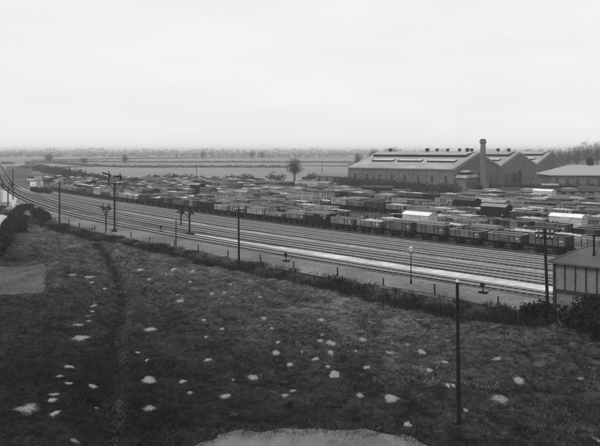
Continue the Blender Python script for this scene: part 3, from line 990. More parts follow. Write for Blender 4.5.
YB = np.array([(40, 181), (60, 181.5), (125, 182.5), (200, 184), (260, 187.5), (340, 192.5), (410, 200), (470, 205), (490, 199), (600, 199), (700, 199)], float)
FORCE = [(432, 236, 'van', 'white', 'white'), (585, 240, 'van', 'white', 'white'), (558, 204, 'van', 'white', 'white'),
         (508, 229, 'van', 'black', 'pale'), (478, 217, 'van', 'black', 'sooty'), (350, 224, 'low', 'light_grey', 'stone'),
         (376, 235.5, 'low', 'mid_grey', 'stone'), (345, 233, 'high', 'dark_grey', 'coal'), (467, 243, 'low', 'mid_grey', 'stone'), (502, 248, 'low', 'dark_grey', 'logs'),
         (205, 215, 'high', 'charcoal', 'coal'), (150, 207.5, 'high', 'charcoal', None), (140, 205, 'low', 'light_grey', 'stone'), (130, 204, 'low', 'light_grey', 'stone'),
         (238, 220, 'low', 'light_grey', 'partload'), (220, 217.5, 'high', 'black', 'coal'), (278, 205, 'high', 'black', 'coal'), (545, 254, 'low', 'dark_grey', 'stone'),
         (585, 259, 'low', 'charcoal', 'stone')]
rw = random.Random(20)
ROWN = ['front', 'second', 'third', 'fourth', 'fifth', 'sixth', 'seventh', 'eighth', 'ninth', 'tenth', 'eleventh', 'twelfth',
        'thirteenth', 'fourteenth', 'fifteenth', 'sixteenth', 'seventeenth', 'eighteenth', 'nineteenth', 'twentieth', 'rearmost']
ROWS = [23.9 + 4.7 * k for k in range(18)]
def row_o(o, s):
    return o - 11.0 * float(smooth(s_at_Y(128), s_at_Y(240), s))
slots = []
for k, o in enumerate(ROWS):
    s = S0 + 2
    run, gap = rw.randint(5, 16), 0
    fill = 0.97 if k == 0 else 0.8
    while s < s_at_Y(330):
        x, y = pt(s, row_o(o, s))
        px, py = proj(float(x), float(y))
        s += 6.05 + rw.random() * 0.25
        if not (46 < px < 632) or y < 20: continue
        if py < float(np.interp(px, YB[:, 0], YB[:, 1])): continue
        if k == 0 and px < 54: continue
        if run > 0:
            run -= 1
        else:
            gap -= 1
            if gap <= 0:
                run = rw.randint(7, 22)
            if k > 0:
                s += rw.random() * 2
                forced = any(abs(px - f[0]) < 9 and abs(py - f[1]) < 3 for f in FORCE)
                if not forced: continue
        if run == 0 and gap <= 0:
            gap = rw.randint(1, 2) if px < 330 else rw.randint(1, 4)
        if px > 400 and k in (2, 5, 8, 11, 14) and rw.random() < 0.3: continue
        slots.append([k, o, s - 3.05, float(x), float(y), px, py])
# forced kinds go to the nearest slot
special = {}
for fpx, fpy, kd, tn_, ld in FORCE:
    j = min(range(len(slots)), key=lambda i: (slots[i][5] - fpx) ** 2 + 4 * (slots[i][6] - fpy) ** 2 + (1e9 if i in special else 0))
    special[j] = (kd, tn_, ld)
TW = {'black': 'black', 'charcoal': 'charcoal', 'dark_grey': 'dark grey', 'mid_grey': 'grey', 'light_grey': 'pale grey', 'white': 'white'}
KW = {'low': 'open wagon', 'high': 'high-sided wagon', 'drop': 'dropside wagon', 'van': 'covered van', 'brake': 'brake van'}
LW = {'coal': 'heaped with coal', 'stone': 'heaped with pale stone', 'partload': 'half full', 'logs': 'stacked with timber', 'sheet': 'under a sheet', None: 'standing empty',
      'pale': 'with pale roof', 'sooty': 'with sooty roof', 'white': 'with white roof'}
count = {}
order = sorted(range(len(slots)), key=lambda i: (slots[i][0], -slots[i][5]))
for j in order:
    k, o, sm, x, y, px, py = slots[j]
    if j in special:
        kd, tn_, ld = special[j]
    else:
        kd = rw.choices(['low', 'high', 'drop', 'van', 'brake'], [0.58, 0.31, 0.09, 0.02, 0.00])[0]
        tn_ = rw.choices(['black', 'charcoal', 'dark_grey', 'mid_grey', 'light_grey'], [0.08, 0.16, 0.26, 0.30, 0.20])[0]
        if kd == 'van':
            ld = rw.choice(['pale', 'sooty', 'sooty'])
        elif kd == 'brake':
            ld = 'pale'
        else:
            ld = rw.choices(['coal', 'stone', 'partload', 'logs', 'sheet', None], [0.13, 0.20, 0.24, 0.07, 0.03, 0.33])[0]
    near = 2 if y < 135 else (1 if y < 175 else 0)
    xx, yy = pt(sm, row_o(o, sm)); xa, ya_ = pt(sm - 1.5, row_o(o, sm - 1.5)); xb, yb_ = pt(sm + 1.5, row_o(o, sm + 1.5))
    hd_ = math.atan2(float(yb_ - ya_), float(xb - xa))
    w_ = wagon(kd, tn_, ld, (float(xx), float(yy), 0.36), hd_ + (math.pi if rw.random() < 0.5 else 0), near, rw)
    count[k] = count.get(k, 0) + 1
    set_props(w_, f"{TW[tn_]} {KW[kd]} {LW[ld]}, {ordinal(count[k])} from right in {ROWN[k]} siding row", 'van' if kd in ('van', 'brake') else 'wagon',
              'wagons stored in the sidings')
print('WAGONS', len(slots), count)
# siding tracks under them
for k, o in enumerate(ROWS):
    ss = [q[2] for q in slots if q[0] == k]
    if not ss: continue
    se_ = max(ss) + 5; ex = 60 - 4 * k if k < 9 else 8        # the first sidings run on into the throat of the yard
    fn = (lambda oo, a_, b_, kk: (lambda s: row_o(oo, s) + ((7.6 + 1.3 * kk) - row_o(oo, s)) * (float(smooth(a_, b_, s)) if kk < 9 else 0.0)))(o, se_, se_ + 95, k)
    set_props(track('siding_track', fn, max(S0, min(ss) - 4), se_ + ex, 0.06 + 0.003 * k, M['railrust'], 0.9, bed=False),
              f"rusty siding track under the {ROWN[k]} row of wagons", 'railway track', 'sidings of the wagon yard')
# a few wagons left on their own beyond the yard
for px, py, kd, tn_, ld, lab, a in [(221, 186.8, 'drop', 'black', 'coal', 'black dropside wagon standing alone on the pale ground', 0.1), (216, 186.6, 'low', 'black', None, 'black open wagon alone on the pale ground, nearer the tall field pole', 0.1),
                               (372, 198.5, 'van', 'black', 'sooty', 'left black van of the pair alone below the hedge', -0.05), (384, 198.8, 'van', 'black', 'sooty', 'right black van of the pair alone below the hedge', -0.05)]:
    p = at(px, py)
    set_props(wagon(kd, tn_, ld, (p.x, p.y, p.z + 0.1), a, 0, rw), lab, 'van' if kd == 'van' else 'wagon', 'wagons standing apart from the sidings')
# a string of wagons below the works
for i, px in enumerate(range(492, 640, 19)):
    p = at(px, 196.5 - i * 0.25)
    kd = ['low', 'high', 'low', 'van', 'low', 'high', 'low', 'low'][i]
    ld = ['stone', 'partload', 'stone', 'pale', 'stone', None, 'stone', 'stone'][i]
    tn_ = ['mid_grey', 'dark_grey', 'light_grey', 'charcoal', 'mid_grey', 'dark_grey', 'mid_grey', 'mid_grey'][i]
    set_props(wagon(kd, tn_, ld, (p.x, p.y, p.z + 0.1), -0.02, 0, rw), f"{TW[tn_]} {KW[kd]} {LW[ld]}, {ordinal(i + 1)} from left in string below the works", 'van' if kd == 'van' else 'wagon', 'string of wagons below the works')

# ------------------------------------------------------------------ the works: three gabled bays
A = Vector((51.7, 225.0, 0)); RZ = math.atan2(0.787, 0.617)
works = empty('wagon_works', A, RZ)
BW_, NB, LY, EV, AP = 40.0, 3, 43.0, 7.5, 12.7
sl_ = (AP - EV) / (BW_ / 2)
def wall_part(name, build, m, parent=works):
    mb = MB(); build(mb)
    return mb.build(name, m, parent)
wall_part('wall', lambda b: b.box(0, 0.5, 0.5, LY - 0.5, 0, EV), M['brick'])
wall_part('wall', lambda b: b.box(NB * BW_ - 0.5, NB * BW_, 0.5, LY - 0.5, 0, EV), M['brick'])
for k in range(NB):
    x0 = k * BW_
    for (ya, yb) in ((0, 0.5), (LY - 0.5, LY)):
        wall_part('gable_wall', lambda b: b.prism([(x0 + 0.01, 0), (x0 + BW_ - 0.01, 0), (x0 + BW_ - 0.01, EV), (x0 + BW_ / 2, AP), (x0 + 0.01, EV)], ya, yb), M['brick'])
    # roof slopes
    for sd in (-1, 1):
        xe = x0 if sd < 0 else x0 + BW_; xm = x0 + BW_ / 2
        ov = 0.5 if (k == 0 and sd < 0) or (k == NB - 1 and sd > 0) else 0.0
        rf = wall_part('roof', lambda b: b.prism(([(xe + sd * ov, EV + 0.05 - ov * sl_), (xm, AP + 0.05), (xm, AP + 0.3), (xe + sd * ov, EV + 0.3 - ov * sl_)])[::(1 if sd < 0 else -1)], 0.55, LY - 0.55), M['slate'])
        # rooflights
        if sd < 0:
            for (ya, yb) in ((3.5, 14), (16.5, 26), (28, 37)):
                xa, xb = x0 + 7.0, x0 + 9.2
                za, zb = EV + 0.3 + 7.0 * sl_, EV + 0.3 + 9.2 * sl_
                sk = wall_part('rooflight', lambda b: b.prism([(xa, za - 0.02), (xb, zb - 0.02), (xb, zb + 0.42), (xa, za + 0.42)], ya, yb), M['dark'], rf)
                wall_part('pane', lambda b: b.prism([(xa + 0.75, za + 0.42 + 0.75 * sl_), (xb - 0.1, zb + 0.42 - 0.1 * sl_), (xb - 0.1, zb + 0.46 - 0.1 * sl_), (xa + 0.75, za + 0.46 + 0.75 * sl_)], ya + 0.2, yb - 0.2), M['glassp'], rf)
    # dark verge boards up the gable, standing proud
    for sd in (-1, 1):
        xe = x0 + 0.02 if sd < 0 else x0 + BW_ - 0.02; xm = x0 + BW_ / 2
        wall_part('verge', lambda b: b.prism(([(xe, EV - 0.55), (xm, AP - 0.55), (xm, AP + 0.42), (xe, EV + 0.42)])[::(1 if sd < 0 else -1)], -0.2, 0.54), M['slated'])
    # ridge lantern
    xm = x0 + BW_ / 2; hw = 6.2; zb = AP - hw * sl_ + 0.2
    ln = wall_part('lantern', lambda b: b.box(xm - hw, xm + hw, 2.5, LY - 2.5, zb - 0.3, zb + 1.0), M['dark'])
    for sd in (-1, 1):
        wall_part('lantern_roof', lambda b: b.prism(([(xm + sd * (hw + 0.4), zb + 0.95), (xm, AP + 0.55), (xm, AP + 0.75), (xm + sd * (hw + 0.4), zb + 1.12)])[::(1 if sd < 0 else -1)], 2.1, LY - 2.1), M['slate'], ln)
    for i, yv in enumerate((4, 8.5, 15, 20, 25.5, 31, 36)):
        if k == 1 or (k == 0 and i % 3 == 0):
            wall_part('ridge_vent', lambda b: b.box(xm - 0.45, xm + 0.45, yv, yv + 1.0, AP + 0.6, AP + 1.5).prism([(xm - 0.7, AP + 1.5), (xm + 0.7, AP + 1.5), (xm, AP + 1.95)], yv - 0.2, yv + 1.2), M['dark'], ln)
    # windows and doors of the gable front
    def gwin(xc, w, z0, z1, door=False):
        arch = [(xc - w / 2, z0), (xc + w / 2, z0), (xc + w / 2, z1 - w * 0.35), (xc + w * 0.3, z1 - 0.08), (xc, z1), (xc - w * 0.3, z1 - 0.08), (xc - w / 2, z1 - w * 0.35)]
        big = [(xc + (x - xc) * 1.18, z0 - 0.12 + (z - z0) * 1.06) for x, z in arch]
        o = wall_part('door' if door else 'window', lambda b: b.prism(big, -0.08, 0.02), M['stone'])
        wall_part('leaf' if door else 'pane', lambda b: b.prism(arch, -0.13, -0.05), M['dark'] if door else M['glass'], o)
        if not door:
            wall_part('glazing_bar', lambda b: b.box(xc - 0.06, xc + 0.06, -0.17, -0.131, z0, z1 - 0.2).box(xc - w / 2, xc + w / 2, -0.16, -0.132, (z0 + z1) / 2 - 0.05, (z0 + z1) / 2 + 0.05), M['stone'], o)
    for xc in ((27.5, 31, 34.5, 37.5) if k == 0 else (5, 9.5, 14, 26, 30.5, 35)):
        gwin(x0 + xc, 2.0, 1.6, 5.4)
    gwin(x0 + 20, 4.2, 0.1, 6.2, True)
    if k: wall_part('oculus', lambda b: b.tube((x0 + 20, -0.1, 9.6), (x0 + 20, 0.0, 9.6), 0.9, n=14), M['stone'])
# pilasters and windows of the long side
for i in range(9):
    ya = 0.3 + i * 5.2
    wall_part('pilaster', lambda b: b.box(-0.22, -0.002, ya, ya + 0.7, 0, EV - 0.5), M['brick'])
    if i < 8:
        yc = ya + 2.95
        o = wall_part('window', lambda b: b.box(-0.07, 0.002, yc - 0.85, yc + 0.85, 2.6, 5.6), M['stone'])
        wall_part('pane', lambda b: b.box(-0.10, -0.06, yc - 0.65, yc + 0.65, 2.8, 5.4), M['glass'], o)
wall_part('eaves_board', lambda b: b.box(-0.30, -0.003, 0.0, LY, EV - 0.45, EV - 0.12), M['slated'])
set_props(works, 'long brick works with three gabled slate bays and ridge lanterns', 'factory')

# lean-to office in front of the first gable
def W(u, v, z=0.0):
    g, s = Vector((0.617, 0.787, 0)), Vector((-0.787, 0.617, 0))
    return A + g * u + s * v + Vector((0, 0, z))
ofc = empty('works_office', W(0.6, -3.6), RZ)
MB().box(0, 9.6, 0, 3.55, 0, 4.7).build('wall', M['brick'], ofc)
rf = MB().prism([(-0.4, 4.7), (10.0, 4.7), (9.0, 5.6), (0.6, 5.6)], -0.4, 3.58).build('roof', M['slate'], ofc)
MB().box(2.2, 7.6, 0.8, 3.0, 5.6, 6.5).build('lantern', M['dark'], ofc)
MB().prism([(1.8, 6.5), (8.0, 6.5), (4.9, 7.2)], 0.5, 3.3).build('lantern_roof', M['slate'], ofc)
for x in (1.5, 3.7, 5.9, 8.1):
    w_ = MB().box(x - 0.6, x + 0.6, -0.06, 0.02, 1.4, 3.4).build('window', M['stone'], ofc)
    MB().box(x - 0.48, x + 0.48, -0.09, -0.05, 1.5, 3.3).build('pane', M['glass'], w_)
set_props(ofc, 'low office with pale roof and small lantern left of the tall chimney', 'office')

ch = empty('factory_chimney', W(12.4, -4.6), RZ)
MB().box(-1.5, 1.5, -1.5, 1.5, 0, 3.0).build('plinth', M['brick'], ch)
def taper(z0, z1, r0, r1, n=8):
    return MB().tube((0, 0, z0), (0, 0, z1), r0, r1, n)
taper(3.0, 16.2, 1.22, 0.92).build('shaft', M['brick'], ch)
cap = taper(16.2, 16.6, 0.95, 1.3).build('cap', M['slated'], ch)
taper(16.6, 17.3, 1.3, 1.2).build('rim', M['brick'], cap)
taper(17.3, 17.75, 0.95, 0.9).build('flue', M['dark'], cap)
set_props(ch, 'tall brick factory chimney with flared cap rising before the works', 'chimney')

# the hipped building at the right edge
B = at(551, 189.5); hb = empty('goods_office', (B.x, B.y, 0), math.radians(-4))
Lb, Db, eb, rb = 52.0, 16.0, 5.2, 8.6
MB().box(0, Lb, 0, Db, 0, eb).build('wall', M['brick'], hb)
mb = MB()
e = 0.8
mb.v = [(-e, -e, eb), (Lb + e, -e, eb), (Lb + e, Db + e, eb), (-e, Db + e, eb), (Db * 0.55, Db / 2, rb), (Lb - Db * 0.55, Db / 2, rb),
        (-e, -e, eb - 0.25), (Lb + e, -e, eb - 0.25), (Lb + e, Db + e, eb - 0.25), (-e, Db + e, eb - 0.25)]
mb.f = [(0, 1, 5, 4), (1, 2, 5), (2, 3, 4, 5), (3, 0, 4), (6, 7, 1, 0), (7, 8, 2, 1), (8, 9, 3, 2), (9, 6, 0, 3), (9, 8, 7, 6)]
rf = mb.build('roof', M['slatem'], hb)
cst = MB().box(15.2, 17.4, Db / 2 - 0.6, Db / 2 + 0.6, rb - 0.6, rb + 2.2).build('chimney', M['dark'], rf)
for x in (15.8, 16.8): MB().tube((x, Db / 2, rb + 2.2), (x, Db / 2, rb + 2.9), 0.22, 0.18).build('chimney_pot', M['dark'], rf)
for i in range(14):
    x = 2.0 + i * 3.6
    w_ = MB().box(x - 0.8, x + 0.8, -0.07, 0.02, 1.3, 4.1).build('window', M['stone'], hb)
    MB().box(x - 0.62, x + 0.62, -0.1, -0.06, 1.5, 3.9).build('pane', M['glass'], w_)
set_props(hb, 'low brick building with hipped slate roof right of the works', 'building')
# long low wall left of the works
p0, p1 = at(316, 181.5), at(352, 184)
rz = math.atan2(p1.y - p0.y, p1.x - p0.x); Lw = (p1 - p0).length
lw = empty('low_shed', (p0.x, p0.y, 0), rz)
MB().box(0, Lw, 0, 5, 0, 2.6).build('wall', M['brick'], lw)
MB().prism([(-0.3, 2.6), (5.3, 2.6), (5.3, 2.8), (2.5, 3.9), (-0.3, 2.8)], -0.3, Lw + 0.3, Matrix.Translation((0, 5, 0)) @ Matrix.Rotation(-math.pi / 2, 4, 'Z')).build('roof', M['slated'], lw)
for i in range(4):
    MB().box(2 + i * Lw / 4.6, 3.4 + i * Lw / 4.6, -0.05, 0.02, 0.1, 2.1).build('door', M['dark'], lw)
set_props(lw, 'long low brick shed running left from the end of the works', 'shed')

# ------------------------------------------------------------------ boarded hut at the right edge
HX, HY = 20.6, 54.5
hut = empty('signal_hut', (HX, HY, 0.0), math.atan2(-0.65, 0.76))
gz = float(H(HX + 2, HY)[0]) - 0.6
HL, HD, HE, HR = 9.0, 4.2, 5.0, 6.25
MB().box(0.03, HL, 0.03, HD, 2.75, HE).build('cabin_core', M['dark'], hut)
MB().box(0.10, HL - 0.05, 0.12, HD - 0.1, gz, 2.75).build('lower_wall', M['dark'], hut)
nbd = 11; bwid = HL / nbd
for i in range(nbd):
    MB().box(i * bwid + 0.06, (i + 1) * bwid - 0.06, -0.015 - 0.008 * rnd.random(), 0.03, 2.8, HE - 0.02).build('panel', M['board'], hut)
for i in range(nbd + 1):
    MB().box(i * bwid - 0.055, i * bwid + 0.055, -0.06, 0.028, 2.72, HE - 0.01).build('batten', M['batten'], hut)
for i in range(4):
    MB().box(-0.02, 0.03, 0.1 + i * 1.02, 1.04 + i * 1.02, 2.8, HE - 0.02).build('panel', M['board'], hut)
MB().box(-0.1, HL + 0.05, -0.12, -0.061, 2.6, 2.79).build('sill', M['batten'], hut)
MB().box(-0.12, 0.1, -0.1, 0.12, gz, HE - 0.01).build('corner_post', M['batten'], hut)
for i in range(1, 5):
    MB().box(i * 2.2 - 0.1, i * 2.2 + 0.1, -0.05, 0.119, gz, 2.59).build('post', M['batten'], hut)
for i in range(10):
    MB().box(0.12 + i * 0.21, 0.31 + i * 0.21, 0.06, 0.115, gz, 2.58 - 0.02 * rnd.random()).build('lower_board', M['board'], hut)
mb = MB(); e = 0.38
mb.v = [(-e, -e, HE), (HL + e, -e, HE), (HL + e, HD + e, HE), (-e, HD + e, HE), (HD * 0.5, HD / 2, HR), (HL - HD * 0.5, HD / 2, HR),
        (-e, -e, HE - 0.13), (HL + e, -e, HE - 0.13), (HL + e, HD + e, HE - 0.13), (-e, HD + e, HE - 0.13)]
mb.f = [(0, 1, 5, 4), (1, 2, 5), (2, 3, 4, 5), (3, 0, 4), (6, 7, 1, 0), (7, 8, 2, 1), (8, 9, 3, 2), (9, 6, 0, 3), (9, 8, 7, 6)]
rf = mb.build('roof', M['hutroof'], hut)
mb = MB(); mb.bar((-e, -e, HE + 0.04), (HD * 0.5, HD / 2, HR + 0.04), 0.16, 0.08).bar((HD * 0.5, HD / 2, HR + 0.05), (HL - HD * 0.5, HD / 2, HR + 0.05), 0.16, 0.08)
mb.build('ridge_capping', M['hutroof'], rf)
pv = Vector((2.75, 0.95, 0))
sp_ = MB().tube((pv.x, pv.y, HE + 0.4), (pv.x, pv.y, 7.15), 0.085, n=10).build('stovepipe', M['ironb'], hut)
MB().tube((pv.x, pv.y, 7.15), (pv.x, pv.y, 7.28), 0.15, 0.13, n=10).build('cowl', M['ironb'], sp_)
MB().tube((pv.x, pv.y, HE + 0.65), (pv.x, pv.y, HE + 0.8), 0.16, 0.1, n=10).build('flashing', M['ironb'], sp_)
set_props(hut, 'boarded hut with hipped felt roof and iron stovepipe at the right edge', 'hut')

# ------------------------------------------------------------------ poles, signals, fence
def pole(px, py_top, py_base, label, arms=0, r=0.13, lean=0.0, cap=None, rz=0.0, name='telegraph_pole', cat='pole'):
    p = at(px, py_base)
    top = CAMH - (py_top - HZ) * p.y / F - p.z
    root = empty(name, p, rz)
    lt = lean * top
    MB().tube((0, 0, -0.4), (lt, 0, top), r, r * 0.68, n=10).build('pole', M['wood'], root)
    for i in range(arms):
        z = top - 0.35 - 0.45 * i
        am = MB().box(-0.75, 0.75, -0.14, -0.05, z - 0.06, z + 0.06).build('crossarm', M['wood'], root, (lt, 0, 0))
        for x in (-0.65, -0.3, 0.3, 0.65):
            MB().tube((x, -0.1, z + 0.06), (x, -0.1, z + 0.12), 0.02, n=6).tube((x, -0.1, z + 0.12), (x, -0.1, z + 0.26), 0.055, 0.04, n=8).build('insulator', M['white'], am)
    if cap == 'white':
        MB().tube((lt, 0, top), (lt, 0, top + 0.12), r * 0.85, r * 0.5, n=10).build('cap', M['offwhite'], root)
    if cap == 'finial':
        MB().tube((lt, 0, top), (lt, 0, top + 0.2), r * 0.8, 0.02, n=8).build('finial', M['wood'], root)
    return set_props(root, label, cat)
pole(459, 282, 424, 'tall plain pole with pale cap standing nearest in the grass', 0, 0.11, -0.012, 'white')
pole(239, 207, 268.5, 'dark telegraph pole at the field edge before the wagon sidings', 1, 0.15, -0.01, rz=math.radians(50))
pole(548, 229, 312, 'telegraph pole with white insulators beside the boarded hut', 2, 0.15, -0.04, rz=math.radians(-35))
pole(59.5, 181, 224, 'dark telegraph pole left of the tall bracket signal', 1, 0.16, 0.0, rz=math.radians(60))
pole(176, 220, 247, 'short thin pole in the cess left of the dark telegraph pole', 0, 0.09, 0.0, 'finial')
pole(196.5, 164.5, 187, 'thin lone pole standing against the pale field behind the wagons', 0, 0.13, 0.0, 'finial')
pole(322, 164, 178, 'thin pole near the low shed left of the works', 0, 0.15, 0.0, 'finial')
pole(69.5, 167, 182, 'thick post beside the dark hedge beyond the sidings', 0, 0.3, 0.0, 'finial')
pole(13, 169, 200, 'tall post by the pale lane at the left edge', 1, 0.15, 0.0, rz=math.radians(20))

# yard lamp
p = at(411, 284); top = CAMH - (247 - HZ) * p.y / F
lamp = empty('yard_lamp', p)
MB().tube((0, 0, -0.2), (0, 0, 0.5), 0.12, 0.1, n=10).build('base', M['ironb'], lamp)
MB().tube((0, 0, 0.5), (0, 0, top - 0.5), 0.06, 0.045, n=10).build('post', M['ironb'], lamp)
MB().bar((-0.32, 0, top - 0.65), (0.32, 0, top - 0.65), 0.035).build('ladder_bar', M['ironb'], lamp)
hd = MB().tube((0, 0, top - 0.5), (0, 0, top - 0.08), 0.11, 0.2, n=4).build('lantern', M['offwhite'], lamp)
MB().tube((0, 0, top - 0.08), (0, 0, top + 0.12), 0.23, 0.03, n=4).build('lantern_roof', M['offwhite'], hd)
set_props(lamp, 'slim yard lamp post with pale lantern beside the nearest line', 'lamp post')

def arm_mesh(mb, x, z, L, up=-0.1, wdt=0.26, y=-0.12):
    M4 = Matrix.Translation((x, y, z)) @ Matrix.Rotation(up, 4, 'Y')
    return mb.box(-L, 0.25, -0.02, 0.02, -wdt / 2, wdt / 2, M4)
def signal(px, py_top, py_base, label, dolls, plat=None, rz=0.0, armL=1.1, ladder=True, r=0.15, base=0.0):
    """post, bracket platform, dolls (x offset, height above platform, arm angle)"""
    p = at(px, py_base)
    top = CAMH - (py_top - HZ) * p.y / F - p.z
    root = empty('bracket_signal' if len(dolls) > 1 else 'railway_signal', p, rz)
    pz = top if plat is None else CAMH - (plat - HZ) * p.y / F - p.z
    MB().tube((0, 0, -0.3), (0, 0, pz), r, r * 0.8, n=10).build('post', M['wood'], root)
    if base:
        MB().box(-base, base, -base * 0.7, base * 0.7, 0, 0.45).build('base_block', M['dark'], root)
    if len(dolls) > 1:
        x0, x1 = min(d[0] for d in dolls) - 0.3, max(d[0] for d in dolls) + 0.3
        pl = MB().box(x0, x1, -0.45, 0.45, pz, pz + 0.14).bar((x0 + 0.25, 0, pz), (0, 0, pz - 1.1), 0.1).bar((x1 - 0.25, 0, pz), (0, 0, pz - 1.1), 0.1).build('platform', M['ironb'], root)
        if plat is not None and pz > 6:
            mb = MB()
            for x in np.linspace(x0 + 0.03, x1 - 0.03, 5):
                mb.bar((x, 0.42, pz + 0.1), (x, 0.42, pz + 1.0), 0.04)
            mb.bar((x0, 0.42, pz + 1.0), (x1, 0.42, pz + 1.0), 0.045).bar((x0, 0.42, pz + 0.55), (x1, 0.42, pz + 0.55), 0.035)
            mb.build('railing', M['ironb'], pl)
    for (dx, dh, ang) in dolls:
        zt = pz + dh
        if dh > 0.01:
            d = MB().tube((dx, 0, pz + 0.1), (dx, 0, zt), 0.09, 0.075, n=8).build('doll', M['wood'], root)
        else:
            d = root
        MB().tube((dx, 0, zt), (dx, 0, zt + 0.15), 0.12, 0.08, n=8).tube((dx, 0, zt + 0.15), (dx, 0, zt + 0.5), 0.06, 0.01, n=8).build('finial', M['ironb'], d)
        arm_mesh(MB(), dx, zt - 0.3, armL, ang).build('arm', M['ironb'], d)
        MB().box(dx + 0.1, dx + 0.34, -0.14, 0.1, zt - 0.75, zt - 0.38).build('lamp', M['ironb'], d)
    if ladder:
        mb = MB()
        for sd in (-0.16, 0.16):
            mb.bar((sd, 1.1, 0), (sd, 0.3, pz), 0.035)
        for i in range(int(pz / 0.3)):
            t = i / (pz / 0.3)
            mb.bar((-0.16, 1.1 - 0.8 * t, t * pz), (0.16, 1.1 - 0.8 * t, t * pz), 0.02)
        mb.build('ladder', M['ironb'], root)
    return set_props(root, label, 'signal', 'semaphore signals along the line')
signal(114.5, 174, 232, 'tall bracket signal with railed platform and two semaphore arms', [(-0.95, 1.9, 0.3), (0.95, 1.6, 0.05)], 184, math.radians(0), 1.15, True, 0.17, 0.4)
signal(106, 205, 232, 'short bracket signal with two small arms beside the tall bracket signal', [(-0.5, 0.7, 0.05), (0.5, 0.7, 0.05)], 209.5, 0.0, 0.5, False, 0.13)
signal(189.5, 207, 235.5, 'short bracket signal on a dark base block between the lines', [(-1.3, 0.35, 0.1), (0.35, 0.2, 0.1)], 211, math.radians(-12), 0.6, False, 0.17, 0.6)
signal(181, 211, 226, 'short post signal behind the one on a dark base block', [(0, 0.0, 0.1)], None, 0, 0.8, False, 0.15)
signal(8, 183, 206, 'bracket signal with two arms at the far left edge', [(-1.5, 0.9, 0.05), (0.9, 1.1, 0.05)], 187, 0.0, 0.8, False, 0.16)

# low ground signals and lever stands beside the nearest line
def ground_signal(px, py, label):
    p = at(px, py)
    root = empty('ground_signal', (p.x, p.y, p.z + 0.03), math.radians(-40))
    MB().box(-0.4, 0.4, -0.25, 0.25, 0, 0.22).build('base', M['ironb'], root)
    MB().tube((0, 0, 0.2), (0, 0, 0.75), 0.07, n=8).build('stem', M['ironb'], root)
    MB().tube((0, -0.12, 0.85), (0, -0.08, 0.85), 0.26, n=14).build('disc', M['ironb'], root)
    MB().box(-0.1, 0.1, -0.07, 0.12, 0.72, 1.05).build('lamp', M['ironb'], root)
    MB().bar((0.3, 0, 0.15), (1.0, 0.0, 0.55), 0.06).build('lever', M['ironb'], root)
    return set_props(root, label, 'ground signal', 'low ground signals beside the nearest line')
ground_signal(161, 232, 'low dark ground signal left of the short bracket signals')
ground_signal(286, 262, 'low dark ground signal right of the dark telegraph pole')
ground_signal(483, 294, 'low dark ground signal between yard lamp and boarded hut')

# trackside wire fence
fence = empty('wire_fence', (0, 0, 0))
prev = None; wires = MB()
for i, s in enumerate(np.arange(S0 + 14, s_at_Y(158), 6.4)):
    o = -7.0 + 0.25 * rnd.uniform(-1, 1)
    x, y = pt(s, o); x, y = float(x), float(y); z = float(H(x, y)[0])
    hgt = 1.0 + rnd.uniform(-0.2, 0.12)
    tp = (x + rnd.uniform(-0.06, 0.06), y + rnd.uniform(-0.06, 0.06), z + hgt)
    MB().tube((x, y, z - 0.2), tp, 0.085, 0.075, n=6).build('post', M['wood'], fence)
    if prev:
        for t in (0.35, 0.65, 0.95):
            a = Vector(prev[0]).lerp(Vector(prev[1]), t); b = Vector((x, y, z)).lerp(Vector(tp), t)
            wires.tube(a, b, 0.006, n=3, cap=False)
    prev = ((x, y, z), tp)
wires.build('wire', M['ironb'], fence)
set_props(fence, 'low post and wire fence between the grass bank and the nearest line', 'fence')

# ------------------------------------------------------------------ signal box at far left
p = at(36.5, 188)
bx = empty('signal_box', p, math.radians(-28))
MB().box(-1.5, 1.5, -1.7, 1.7, -0.3, 2.6).build('base_wall', M['white'], bx)
cb_ = MB().box(-2.9, 1.0, -1.8, 1.8, 2.8, 4.9).build('cabin', M['offwhite'], bx)
MB().box(-2.9, 1.3, -1.9, 1.9, 2.6, 2.8).build('floor_beam', M['dark'], bx)
for i in range(4):
    MB().box(-2.75 + i * 0.95, -1.95 + i * 0.95, -1.85, -1.78, 3.5, 4.6).build('window', M['glass'], cb_)
MB().box(-2.95, -2.88, -1.4, 1.4, 3.5, 4.6).build('window', M['glass'], cb_)
rf = MB().prism([(-3.3, 4.9), (1.4, 4.9), (1.4, 5.0), (-0.95, 6.1), (-3.3, 5.0)], -2.1, 2.1).build('roof', M['slated'], bx)
MB().tube((-2.0, 0.3, 5.4), (-2.0, 0.3, 6.9), 0.2, 0.16).build('chimney', M['dark'], rf)
for i in range(8):
    MB().box(1.5 + i * 0.26, 1.76 + i * 0.26, -0.9, 0.1, 2.4 - i * 0.32, 2.46 - i * 0.32).build('stair_tread', M['dark'], bx)
set_props(bx, 'white signal box with dark roof beside the tracks at far left', 'signal box')

